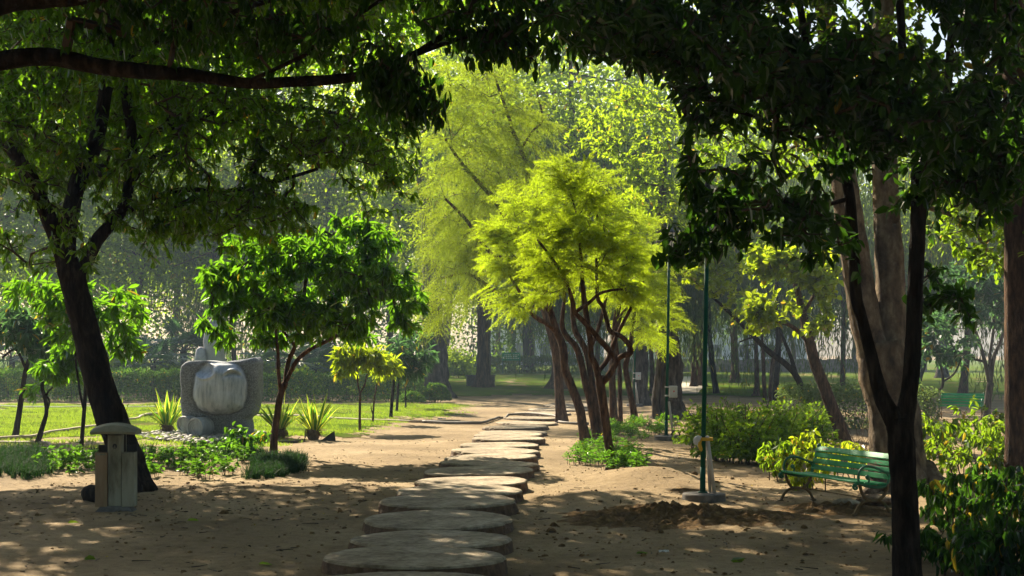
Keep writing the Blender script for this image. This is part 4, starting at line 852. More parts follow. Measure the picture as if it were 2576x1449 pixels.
def hedge(label, p0, p1, D, Hh, n, size, mat, seed, name="hedge", cat="hedge", bulge=.12, lift=.0):
    rg = np.random.default_rng(seed); c = (np.array(p0)+np.array(p1))/2; u = np.array(p1)-np.array(p0); L = np.linalg.norm(u[:2])
    c[2] = float(gz(c[0], c[1]))-.05
    root = thing(name, label, cat, c)
    uu = u/np.linalg.norm(u); vv = np.array([-uu[1], uu[0], 0]); uu[2] = 0
    st = stems(root, c, lambda r: c+uu*r.uniform(-L/2, L/2)+vv*r.uniform(-D/2.6, D/2.6), Hh*.9, int(L*4)+6, rg, M['twig'], r=.016, lean=.12, only=True)
    leaf_box("foliage", c+np.array([0, 0, lift]), u, L, D, Hh-lift, n, size, M[mat], rg, root, c, bulge=bulge, st=st)
    return root
hedge("long low clipped hedge behind the left lawn, left of the stone sculpture", gp(-160, 68.6), gp(462, 68.6), 1.5, 1.34, 15000, .10, 'hedge', 61)
hedge("low clipped hedge behind the left lawn between sculpture and yellow sapling", gp(640, 68.2), gp(1062, 68.2), 1.4, 1.22, 10500, .10, 'hedge', 62)
hedge("tall dark hedge at the far end of the central lawn", gp(1085, 141.5), gp(1515, 141.5), 2.2, 1.45, 9000, .22, 'bg_dark', 63, bulge=.2)
hedge("grey fine-leaved hedge behind the leafy hedge, left of the broad trunk", gp(1985, 44.5), gp(2330, 46), 1.6, 1.15, 9000, .085, 'feather_grey', 64, bulge=.2)
def bush(label, px, py, Wd, D, Hh, n, size, mat, seed, name="bush", ns=9, w=.62, inner=.6, bulge=.14, cat="bush", lean=.3):
    rg = np.random.default_rng(seed); c = G(px, py); root = thing(name, label, cat, c)
    st = stems(root, c, lambda r: c+np.array([r.normal(0, Wd*.13), r.normal(0, D*.13), -.03]), Hh*.95, ns, rg, M['twig'], r=.014, lean=lean, only=True)
    leaf_box("foliage", c+np.array([0, 0, Hh*.12]), (1, 0), Wd, D, Hh*.85, n, size, M[mat], rg, root, c, round_=True, inner=inner, bulge=bulge, w=w, st=st)
    return root
bush("round clipped bush at the foot of the huge dark trunk", 1096, 1012, 1.2*1.1, 1.2, 1.0, 4200, .07, 'hedge', 65, inner=.2, bulge=.06)
bush("low clipped bush beside the round bush, behind the thin saplings", 1035, 1016, 1.1, 1.0, .6, 1800, .07, 'hedge', 66, inner=.25, bulge=.08)
# leafy hedge right of the lamp post: loose shrubs planted in a row, each with its own stems
shr = [(1765, 1128, 1.2, 1.15, 'leaf_mid'), (1822, 1160, 1.25, 1.22, 'leaf_mid'), (1890, 1170, 1.35, 1.25, 'leaf_mid'), (1958, 1160, 1.3, 1.22, 'leaf_mid'), (1850, 1110, 1.5, 1.15, 'leaf_mid'), (1950, 1105, 1.5, 1.15, 'leaf_mid'), (2035, 1140, 1.25, 1.1, 'leaf_mid'), (2040, 1095, 1.4, 1.0, 'leaf_mid')]
slab = ["leafy green shrub at the left end of the hedge, directly behind the lamp post", "leafy shrub right of the lamp post at the front of the hedge", "widest leafy shrub in the front row of the hedge, with a slanting bare stem", "leafy shrub of the hedge nearest the bench's left armrest", "shrub in the back row of the hedge behind the lamp post pipes", "shrub in the back row of the hedge under the slim dark tree", "shrub at the right end of the hedge above the bench armrest", "last back-row shrub of the hedge beside the leaning yellow-leaved tree"]
for i, (px, py, wd, hh, mt) in enumerate(shr):
    o = bush(slab[i], px, py, wd, wd*.95, hh*1.02, 1500, .115, mt, 70+i, name="shrub", ns=14, w=.58, inner=.95, bulge=.2, cat="shrub", lean=.3); o["group"] = "leafy shrubs of the hedge"
# yellow-lit shrubs around the bench
def leafy_shrub(label, px, py, nst, h, sp, per, L, W, mat, seed, lean=.35, dd=.9, name="shrub", group=None, r=.012):
    rg = np.random.default_rng(seed); c = G(px, py); root = thing(name, label, "shrub", c, 0, group)
    limbs = []; tips = []
    for k in range(nst):
        b = c+np.array([rg.normal(0, sp*.25), rg.normal(0, sp*.25), -.03]); l = rg.normal(0, lean, 2); hh = h*rg.uniform(.55, 1.1)
        s = spline([np.append(b, r), np.append(b+np.array([l[0]*.3*hh, l[1]*.3*hh, hh*.5]), r*.7), np.append(b+np.array([l[0]*hh, l[1]*hh, hh*.95]), r*.4)], 4); limbs.append(s)
        for q in range(7):
            i = rg.integers(4, len(s)); tips.append(s[i, :3]+rg.normal(0, .16, 3)*np.array([1, 1, .6])*(h+.3))
    tips = np.array(tips); tips[:, 2] = np.maximum(tips[:, 2], c[2]+.12)
    sm = MB()
    for l in limbs: sm.tube(l[:, :3], l[:, 3], 6, caps=False)
    leafy_crown(root, c, limbs, None, 0, per, L, W, M[mat], rg, droop_dir=dd, spread=.5, tips=tips, back=.2, sub=.25, droop=.22, shape=(.3, .68, 1, .75), yel=.05, rmin=.003, stems=sm, part="foliage")
    return root
leafy_shrub("yellow-lit drooping shrub behind the left armrest of the bench", 2035, 1232, 6, .85, .7, 8, .16, .062, 'leaf_yellow', 81)
leafy_shrub("yellow leafy shrub growing behind the backrest of the green bench", 2085, 1208, 5, .85, .6, 8, .15, .06, 'leaf_yellow', 82)
leafy_shrub("green drooping shrub just left of the bench, in front of the hedge", 1975, 1206, 7, .8, .8, 9, .14, .055, 'leaf_mid', 83)
leafy_shrub("small yellow sprig against the broad trunk above the bench back", 2160, 1215, 3, .85, .3, 6, .13, .055, 'leaf_yellow', 84)
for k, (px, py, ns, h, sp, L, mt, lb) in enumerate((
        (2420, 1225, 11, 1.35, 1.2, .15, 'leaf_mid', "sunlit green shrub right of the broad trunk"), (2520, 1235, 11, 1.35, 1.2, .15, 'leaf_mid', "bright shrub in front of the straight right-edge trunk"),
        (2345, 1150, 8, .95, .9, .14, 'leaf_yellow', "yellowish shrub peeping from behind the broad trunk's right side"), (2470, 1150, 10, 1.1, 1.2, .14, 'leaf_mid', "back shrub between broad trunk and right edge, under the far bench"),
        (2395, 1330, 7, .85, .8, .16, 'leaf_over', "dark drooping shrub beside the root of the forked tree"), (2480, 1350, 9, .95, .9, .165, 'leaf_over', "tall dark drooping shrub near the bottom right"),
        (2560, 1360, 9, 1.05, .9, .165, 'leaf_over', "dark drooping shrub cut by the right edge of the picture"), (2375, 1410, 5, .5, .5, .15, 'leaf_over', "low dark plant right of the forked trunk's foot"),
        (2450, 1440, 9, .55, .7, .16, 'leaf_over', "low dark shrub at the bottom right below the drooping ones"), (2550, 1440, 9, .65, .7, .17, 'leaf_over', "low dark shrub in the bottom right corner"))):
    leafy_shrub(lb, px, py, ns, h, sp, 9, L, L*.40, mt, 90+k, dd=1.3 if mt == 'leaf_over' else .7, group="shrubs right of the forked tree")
# dry twigs behind the bench
rg = np.random.default_rng(77); c = G(2165, 1180); root = thing("dry_shrub", "leafless reddish twiggy shrub behind the bench back", "shrub", c)
sm = stems(root, c, lambda r: c+np.array([r.normal(0, .25), r.normal(0, .25), 0]), .95, 34, rg, M['bark_brown'], r=.007, lean=.3, only=True); sm.build("foliage", M['bark_brown'], root, org=c)

# low plants around the feathery trunks, bedding plants on the left, dark tufts
def plant_proto(name, nst, h, sp, L, W, mat, seed, dd=.2, per=9, spread=.7):
    rg = np.random.default_rng(seed); root = thing(name, "", "plant"); V = []; Q = []; T = []; b = 0; mb = MB()
    for k in range(nst):
        p0 = np.array([rg.normal(0, sp*.3), rg.normal(0, sp*.3), -.02]); hh = h*rg.uniform(.5, 1.1); l = rg.normal(0, .35, 2)*hh
        s = spline([p0, p0+np.array([l[0]*.4, l[1]*.4, hh*.5]), p0+np.array([l[0], l[1], hh])], 3); mb.tube(s, np.linspace(.006, .003, len(s)), 4, caps=False)
        n = per; t = rg.uniform(.3, 1, n)*(len(s)-1); i = t.astype(int).clip(0, len(s)-2); pb = s[i]+(s[i+1]-s[i])*(t-i)[:, None]
        D = rg.normal(0, spread, (n, 3)); D[:, 2] = np.abs(D[:, 2])*.5+.15-dd
        v, q, tt = leaves(pb, D, L*rg.uniform(.6, 1.2, n), W*rg.uniform(.8, 1.2, n), droop=.25, rng=rg, yel=.01); V.append(v); Q.append(q+b); T.append(tt); b += len(v)
    foliage_mesh("foliage", np.concatenate(V), np.concatenate(Q), np.concatenate(T), M[mat], mb_arrays(mb), M['twig'], root, None); return root
def scatter(protos, pts, label, group, s=(.8, 1.2), rng=RNG):
    for k, (x, y) in enumerate(pts):
        pr = protos[k % len(protos)]; o = pr if k < len(protos) else copy_tree(pr)
        o.location = (x, y, float(gz(x, y))); o.rotation_euler = (0, 0, rng.uniform(0, 6.28)); q = rng.uniform(*s); o.scale = (q, q, q*rng.uniform(.85, 1.1))
        tag(o, label, "plant", group)
def px_points(n, poly, rng, dmin=.12):
    """points on the ground inside a region given by its corners in the photograph"""
    poly = [G(*p)[:2] for p in poly]; xs = [p[0] for p in poly]; ys = [p[1] for p in poly]; out = []
    tries = 0
    while len(out) < n and tries < 20000:
        tries += 1
        x, y = rng.uniform(min(xs), max(xs)), rng.uniform(min(ys), max(ys)); ins = False; j = len(poly)-1
        for i in range(len(poly)):
            if (poly[i][1] > y) != (poly[j][1] > y) and x < (poly[j][0]-poly[i][0])*(y-poly[i][1])/(poly[j][1]-poly[i][1])+poly[i][0]: ins = not ins
            j = i
        if ins and all((x-a)**2+(y-b)**2 > dmin**2 for a, b in out): out.append((x, y))
    return out
g3 = np.random.default_rng(5)
pr = [plant_proto("low_plant", 14, .36, .40, .13, .026, 'plant', 200+i, per=12) for i in range(3)]
scatter(pr, px_points(17, [(1440, 1150), (1470, 1128), (1620, 1145), (1632, 1185), (1560, 1190), (1470, 1180)], g3, .3), "bright green low plant with narrow leaves at the foot of the looping feathery trunk", "narrow-leaved plants around the nearest feathery trunk", (.8, 1.15), g3)
pr = [plant_proto("low_plant", 12, .34, .42, .12, .028, 'plant', 210+i, per=11) for i in range(3)]
scatter(pr, px_points(26, [(1435, 1112), (1500, 1085), (1560, 1068), (1680, 1062), (1700, 1085), (1640, 1105), (1510, 1122)], g3, .4), "small green plant in the bed behind the feathery trunks", "low plants in the bed between feathery trunks and lamp post", (.8, 1.2), g3)
pr = [plant_proto("bedding_plant", 7, .40, .35, .13, .075, 'plant', 220+i, dd=.35, per=9) for i in range(3)]
scatter(pr, px_points(26, [(350, 1195), (352, 1150), (480, 1142), (640, 1140), (640, 1195), (560, 1205), (450, 1215)], g3, .24), "leafy broad-leaved bedding plant in the strip right of the litter bin", "broad-leaved bedding plants right of the litter bin", (.75, 1.2), g3)
pr = [plant_proto("bedding_plant", 6, .36, .32, .13, .075, 'plant', 230+i, dd=.35, per=8) for i in range(2)]
scatter(pr, px_points(13, [(100, 1190), (110, 1150), (235, 1150), (238, 1195), (170, 1205)], g3, .24), "leafy broad-leaved bedding plant in the strip left of the litter bin", "broad-leaved bedding plants left of the litter bin", (.75, 1.15), g3)
leafy_shrub("tallest bedding plant with hanging leaves in front of the pebbles", 612, 1150, 4, .62, .3, 8, .2, .085, 'plant', 240, dd=.7, name="bedding_plant")
def tuft_field(name, poly, n, h, rng, per=26):
    p = np.array(px_points(n, poly, rng, .1)); b = np.repeat(np.column_stack([p, gz(p[:, 0], p[:, 1])]), per, 0)+rng.normal(0, .035, (len(p)*per, 3))*np.array([1, 1, 0])
    m = len(b); a = rng.uniform(0, 6.28, m); sp = rng.uniform(.2, 1.0, m); L = h*rng.uniform(.7, 1.3, m); V = np.empty((m, 7, 3)); sd = np.stack([-np.sin(a), np.cos(a), 0*a], -1)*.006
    d = np.stack([np.cos(a), np.sin(a), 0*a], -1)
    for i, t in enumerate((0, .4, .75)):
        q = b+d*(L*sp*t*t)[:, None]+np.array([0, 0, 1.])*(L*(t-.42*sp*t*t))[:, None]
        V[:, 2*i] = q-sd*(1-t*.5); V[:, 2*i+1] = q+sd*(1-t*.5)
    V[:, 6] = b+d*(L*sp)[:, None]+np.array([0, 0, 1.])*(L*(1-.55*sp))[:, None]
    base = np.arange(m)[:, None]*7
    Q = np.concatenate([base+np.array([[0, 1, 3, 2]]), base+np.array([[2, 3, 5, 4]])], 0); T = base+np.array([[4, 5, 6]])
    o = make_mesh(name, V.reshape(-1, 3), quads=Q, tris=T, mats=[M['mondo']], tint=np.repeat(rng.beta(2, 2, m)*.9, 7)); o["kind"] = 'stuff'
tuft_field("tuft_grass", [(-60, 1200), (-60, 1140), (90, 1135), (130, 1160), (125, 1200), (60, 1212)], 190, .30, g3)
tuft_field("tuft_grass", [(620, 1205), (640, 1165), (735, 1150), (772, 1165), (765, 1185), (700, 1205)], 170, .26, g3)
tuft_field("tuft_grass", [(120, 1165), (140, 1140), (640, 1132), (700, 1150), (640, 1160), (300, 1160)], 110, .26, g3)

# ================================================================== STONE SCULPTURE
SY = 41.6; SO = G(560, 1096); s0 = np.array([(563-CX)/F*SY, SY, float(gz((563-CX)/F*SY, SY))])
sculp = thing("stone_sculpture", "big grey granite sculpture with a rounded swelling front and two stone wheels", "sculpture", s0)
def crop(x, z): return ((x-660)/459.0, (1240-z)/459.0)        # measured on an enlargement of the photograph
Lz = [(0, 215), (.2, 185), (.6, 178), (1.2, 168), (1.7, 160), (1.85, 166), (1.95, 188), (2.02, 230)]
Rz = [(0, 1005), (.2, 1012), (.33, 1003), (.43, 985), (.49, 1000), (.55, 1050), (.75, 1092), (1.0, 1118), (1.6, 1125), (1.9, 1124), (2.02, 1112)]
def face_f(x, z):
    x = x-.03; zc = z-1.22; rz_ = .63 if zc < 0 else .78; a = math.atan2(zc, x)
    return (abs(x/.70)**2.6+abs(zc/rz_)**2.6)**(1/2.6)*(1+(.012*math.sin(11*a)+.008*math.sin(23*a) if zc < -.1 else 0)), zc
def face_h(x, z):
    f, zc = face_f(x, z)
    if f > 1: return -.035*math.exp(-((f-1.03)/.03)**2)
    h = .36*(1-f**3.2)**.55*(1+.28*(-zc)/.6*(zc < 0)-.45*(zc/.75)**2*(zc > 0))
    h -= .17*math.exp(-(((x+.36)/.24)**2+((z-1.76)/.17)**2)**2)                       # hollow bowl
    h += .05*math.exp(-((math.hypot((x+.36)/1.25, z-1.75)-.215)/.03)**2)                # its rim
    h += .09*math.exp(-(((x+.03)/.11)**2+((z-1.74)/.16)**2))                            # ridge
    q = z-1.70-.09*(1-((x-.38)/.2)**2)
    h += (.09*math.exp(-(q/.04)**2)-.10*math.exp(-((q+.09)/.05)**2))*math.exp(-((x-.38)/.2)**4)   # brow fold
    h += .004*math.sin(x*31+1.5*math.sin(z*2))*max(0, min(1, (1.3-z)/.3))
    return h
V = []; Fs = []; ms = []; rows = 104; per = 56; cols = per*4; Dp = .62
sq = []
for k in range(per): t = -1+2*k/per; sq.append((t, -1.))
for k in range(per): t = -1+2*k/per; sq.append((1., t))
for k in range(per): t = 1-2*k/per; sq.append((t, 1.))
for k in range(per): t = 1-2*k/per; sq.append((-1., t))
for i in range(rows):
    t = i/(rows-1); z = 2.0*t; l = (np.interp(z, *zip(*Lz))-660)/459; r = (np.interp(z, *zip(*Rz))-660)/459
    edge = 1-.07*max(0, (t-.92)/.08)**2
    for j in range(cols):
        u, v = sq[j]; k = (abs(u)**7+abs(v)**7)**(-1/7.0); x, y = u*k, v*k
        xx = (l+r)/2+x*(r-l)/2*edge; yy = y*Dp*edge*(.92 if z > 1 else .92+.08*(1-z))
        top = .13*max(0, (xx-.45)/.55)**1.6-.03*math.exp(-((xx-.1)/.5)**2)+.02*math.exp(-((xx+.35)/.2)**2)
        fr = max(0, min(1, (-y-.55)/.3))
        yy -= fr*(.10*math.exp(-((z-1.1)/.8)**2)+face_h(xx, z)*(1-max(0, (t-.96)/.04)))
        ms.append(max(0, min(1, (1.02-face_f(xx, z)[0])/.05))*(v < -.9))
        V.append((xx+.010*math.sin(z*9+yy*7), yy, z+top*max(0, (z-1.55)/.45)))
for i in range(rows-1):
    for j in range(cols):
        Fs.append((i*cols+j, i*cols+(j+1) % cols, (i+1)*cols+(j+1) % cols, (i+1)*cols+j))
b = len(V); V.append((np.mean([v[0] for v in V[-cols:]]), 0, 1.97)); ms.append(0)
for j in range(cols): Fs.append(((rows-1)*cols+j, (rows-1)*cols+(j+1) % cols, b))
make_mesh("body", V, faces=Fs, mats=[M['carved']], tint=ms, smooth=True, parent=sculp)
for (cx_, cz_, rr, th) in ((258, 1082, .215, .34), (415, 1118, .265, .46)):
    x, z = crop(cx_, cz_); ax = Vector((-.42, -.91, 0)).normalized(); mb = MB()
    prof = [(.02, th), (rr*.30, th), (rr*.34, th+.015), (rr*.55, th), (rr*.58, th+.015), (rr*.8, th), (rr*.83, th+.04), (rr*.97, th+.04), (rr, th+.02), (rr, 0)]
    mb.lathe(prof[::-1], 40, wob=.004)
    q = ax.to_track_quat('Z', 'Y').to_matrix(); o3 = Vector((x, -.92 if rr < .25 else -1.12, max(z, rr*.92)))-ax*th
    mb.v = [tuple(q @ Vector(v)+o3) for v in mb.v]
    mb.build("wheel", M['granite_smooth'], sculp, smooth=False)
# second, taller pale sculpture behind it
p = gp(536, 58); sc2 = thing("pale_sculpture", "pale upright carved stone standing behind the big granite sculpture", "sculpture", p)
mb = MB(); mb.lathe([(.52, -.05), (.55, .4), (.5, 1.2), (.42, 1.7), (.36, 2.0), (.42, 2.25), (.46, 2.6), (.36, 3.1), (.20, 3.4), (.05, 3.5)], 28, c=(.08, 0, 0), wob=.03, sy=.7); mb.build("body", M['pale_stone'], sc2, smooth=True)
mb = MB(); mb.lathe([(.2, .9), (.25, 1.3), (.24, 1.9), (.17, 2.3), (.05, 2.4)], 20, c=(-.42, -.18, 0), wob=.03); mb.build("arm", M['pale_stone'], sc2, smooth=True)
# pebbles round the base, each its own stone
protos = []
for k in range(6):
    Vp, Fp = rock_mesh(300+k, 1, 7, .6); o = make_mesh("pebble", Vp, faces=Fp, mats=[M['pebble']], smooth=True); protos.append(o)
g4 = np.random.default_rng(9); cnt = 0; put = []
for t in range(6000):
    px, py = g4.uniform(352, 672), g4.uniform(1084, 1117)
    if ((px-512)/160)**2+((py-1099)/17)**2 > 1: continue
    p = G(px, py); q = p-s0
    if abs(q[0]-.02) < .92 and abs(q[1]) < .60: continue
    if any((p[0]-a)**2+((p[1]-b_)*.8)**2 < .10**2 for a, b_ in put): continue
    put.append((p[0], p[1])); o = protos[cnt] if cnt < 6 else protos[cnt % 6].copy()
    if cnt >= 6: link(o)
    s = g4.uniform(.06, .115); o.scale = (s*1.25, s, s*.95); o.rotation_euler = (0, 0, g4.uniform(0, 6.3)); o.location = (p[0], p[1], p[2]+s*.35)
    tag(o, "rounded river pebble lying around the foot of the granite sculpture", "pebble", "river pebbles around the sculpture"); cnt += 1
    if cnt >= 190: break

# ================================================================== SWORD-LEAF PLANTS
def sword_plant(px, py, n, Ls, seed, label, lean=(0, 0)):
    rg = np.random.default_rng(seed); c = G(px, py); root = thing("sword_leaf_plant", label, "plant", c, 0, "striped sword-leaf plants around the sculpture")
    V = []; Q = []; T = []; off = 0
    for k in range(n):
        a = k*2.399+rg.normal(0, .2); sp = R(6+36*math.sqrt(k/n)+rg.normal(0, 4)); L = Ls*rg.uniform(.75, 1.1)*(1-.25*(k/n)); w = .062*rg.uniform(.8, 1.15)
        d = np.array([math.cos(a), math.sin(a)*.8, 0]); sd = np.array([-d[1], d[0], 0]); sd /= np.linalg.norm(sd)
        for i in range(8):
            t = i/7; ww = w*(.45+1.5*t*(1-t)*1.6 if t < .55 else .45+.792)*(1 if t < .55 else max(.03, (1-t)/.45)); bend = sp*(1+.35*t*t)
            q = np.array([lean[0], lean[1], .16])+d*(.05+L*t*math.sin(bend))+np.array([0, 0, L*t*math.cos(bend)])
            nn = np.cross(sd, d*math.sin(bend)+np.array([0, 0, math.cos(bend)]))
            for s, tt in ((-1, 1.), (-.45, .1), (0, 0.), (.45, .1), (1, 1.)):
                V.append(q+sd*ww*s+nn*abs(s)*ww*.35); T.append(tt)
            if i:
                for m in range(4): Q.append((off+(i-1)*5+m, off+(i-1)*5+m+1, off+i*5+m+1, off+i*5+m))
        off += 40
    make_mesh("leaves", V, quads=Q, mats=[M['yucca']], tint=T, parent=root, smooth=True)
    mb = MB(); mb.lathe([(.10, -.05), (.14, .05), (.155, .13), (.13, .22), (.07, .28)], 26, wob=.10); 
    for k in range(26):
        a = rg.uniform(0, 6.28); z = rg.uniform(.05, .24); d = np.array([math.cos(a), math.sin(a), 0]); mb.tube([d*.12+np.array([0, 0, z]), d*.2+np.array([0, 0, z+.03]), d*.24+np.array([0, 0, z-.05])], [.022, .015, .004], 4)
    mb.build("base", M['trunkbase'], root); return root
sword_plant(421, 1089, 26, 1.15, 1, "striped sword-leaf plant left of the granite sculpture")
sword_plant(703, 1103, 22, 1.05, 2, "striped sword-leaf plant behind the thin trunk of the round-crowned tree")
sword_plant(789, 1106, 24, 1.15, 3, "striped sword-leaf plant farthest right, beside the dirt path", (.03, 0))
sword_plant(296, 1085, 14, .75, 4, "sword-leaf plant half hidden behind the leaning trunk")
# fan palms behind the left hedge
def fan_palm(label, px, Y, h, seed, sc=1.0):
    rg = np.random.default_rng(seed); c = gp(px, Y); root = thing("fan_palm", label, "palm", c, 0, "fan palms behind the left hedge"); V = []; T = []; TI = []; mb = MB()
    mb.lathe([(.22, -.05), (.17, .3), (.15, h)], 10, wob=.06)
    for k in range(15):
        a = k*2.4+rg.normal(0, .2); el = R(rg.uniform(-10, 70)); d = np.array([math.cos(a)*math.cos(el), math.sin(a)*math.cos(el), math.sin(el)])
        pl = rg.uniform(.7, 1.1)*sc; e = np.array([0, 0, h])+d*pl; mb.tube([np.array([0, 0, h]), np.array([0, 0, h])+d*pl*.6+np.array([0, 0, .05]), e], [.03, .02, .015], 5)
        s = unit(np.cross(d, [0, 0, 1.])); u = np.cross(s, d); R_ = rg.uniform(.75, 1.05)*sc
        for m in range(26):
            f0 = -2.2+4.4*m/26; f1 = f0+4.4/26; fm = (f0+f1)/2
            b0 = e+R_*.45*(d*math.cos(f0)+s*math.sin(f0)); b1 = e+R_*.45*(d*math.cos(f1)+s*math.sin(f1)); tp = e+R_*(d*math.cos(fm)+s*math.sin(fm))-np.array([0, 0, .22*R_])
            o_ = len(V); V += [e, b0+u*.02*(-1)**m, b1-u*.02*(-1)**m, tp]; T += [(o_, o_+1, o_+2), (o_+1, o_+3, o_+2)]; TI += [rg.uniform(.2, .8)]*4
    make_mesh("fronds", V, tris=T, mats=[M['leaf_blue']], tint=TI, parent=root); mb.build("trunk", M['bark_grey'], root); return root
fan_palm("blue fan palm with the widest fans, behind the hedge left of the sculpture", 462, 80, 2.2, 1, 1.25)
fan_palm("lower blue fan palm behind the hedge beside the leaning trunk", 385, 76, 1.5, 2, 1.1)
fan_palm("fan palm behind the hedge at the far left edge", 30, 78, 1.8, 3, 1.1)
fan_palm("fan palm behind the hedge right of the granite sculpture", 700, 79, 1.6, 4, 1.2)
fan_palm("small fan palm behind the hedge below the round-crowned tree", 790, 84, 1.2, 5, 1.1)
fan_palm("dim fan palm behind the hedge between leaning trunk and far left", 205, 86, 1.7, 6, 1.2)

# ================================================================== BENCHES
def bench(label, loc, rz, L, group=None):
    root = thing("park_bench", label, "bench", loc, rz, group); iron, leg = M['green_iron'], M['rust_iron']
    for sx in (0.0, L):
        T = lambda pl: spline([(sx, y, z) for y, z in pl], 5)
        mb = MB()
        mb.tube(T([(0, .40), (.03, .445), (.10, .435), (.22, .405), (.36, .385), (.47, .395), (.535, .44), (.565, .52), (.60, .63), (.635, .74), (.665, .83)]), .021, 8)
        mb.tube(T([(.03, .445), (-.012, .43), (-.02, .395), (.005, .37), (.035, .38), (.03, .405)]), .018, 8)
        mb.lathe([(.004, -.04), (.028, -.025), (.036, 0), (.028, .025), (.004, .04)], 10, c=(sx, .67, .84))
        f = mb.build("side_frame", iron, root, smooth=True)
        mb = MB()
        mb.tube(T([(0, 0), (.02, .05), (.07, .13), (.135, .18), (.21, .20), (.30, .195), (.38, .20), (.44, .18), (.50, .13), (.55, .05), (.575, 0)]), [.026]*2+[.022]*49, 8)
        mb.tube(T([(.22, .20), (.165, .245), (.12, .31), (.095, .38), (.085, .43)]), .024, 8)
        mb.tube(T([(.38, .20), (.44, .24), (.49, .29), (.525, .36), (.53, .43)]), .024, 8)
        mb.box((sx, .30, .20), (.03, .17, .05), bev=.01)
        for yy in (0, .575): mb.box((sx, yy, .015), (.05, .075, .03), bev=.008)
        mb.build("leg", leg, f, smooth=True)
        mb = MB()
        mb.tube(T([(.085, .44), (.058, .50), (.062, .58), (.10, .645), (.17, .682), (.27, .678), (.38, .645), (.48, .605), (.595, .575)]), .017, 8)
        mb.tube(T([(.48, .605), (.53, .57), (.555, .52)]), .014, 8)
        mb.tube(T([(.075, .47), (.11, .44), (.16, .435), (.215, .45), (.235, .49), (.225, .53)]), .014, 8)
        for (yy, zz, rr) in ((.205, .535, .034), (.055, .455, .03)):
            mb.lathe([(.003, -rr), (rr*.7, -rr*.7), (rr, 0), (rr*.7, rr*.7), (.003, rr)], 10, c=(sx, yy, zz))
        mb.build("armrest", iron, f, smooth=True)
    mb = MB()
    for (y, z, d, tl) in ((.075, .462, .13, R(-4)), (.25, .437, .19, R(-5)), (.435, .428, .15, R(2))):
        mb.box((L/2, y, z), (L+.05, d, .03), Matrix.Rotation(tl, 3, 'X'), bev=.008)
    mb.build("seat", M['green_paint'], root)
    mb = MB()
    for k in range(4):
        z = .525+.092*k; y = .545+.30*(z-.5)+.004; ang = R(-17 if k < 3 else -42)
        mb.box((L/2, y, z), (L+.05, .026, .078 if k < 3 else .10), Matrix.Rotation(ang, 3, 'X'), bev=.008)
    mb.build("backrest", M['green_paint'], root)
    mb = MB(); mb.tube([(0, .30, .215), (L, .30, .215)], .009, 6); mb.build("stretcher", M['rust_iron'], root)
    return root
A = G(1964, 1262); B_ = G(2150, 1297); L = float(np.linalg.norm((B_-A)[:2])); bench("green slatted park bench with scrolled iron armrests in front of the broad tree", (A[0], A[1], (A[2]+B_[2])/2), math.atan2(B_[1]-A[1], B_[0]-A[0]), L, "green park benches")
A = G(2362, 1054); bench("distant green park bench seen between the tree trunks at the right", tuple(A), R(-24), 1.35, "green park benches")

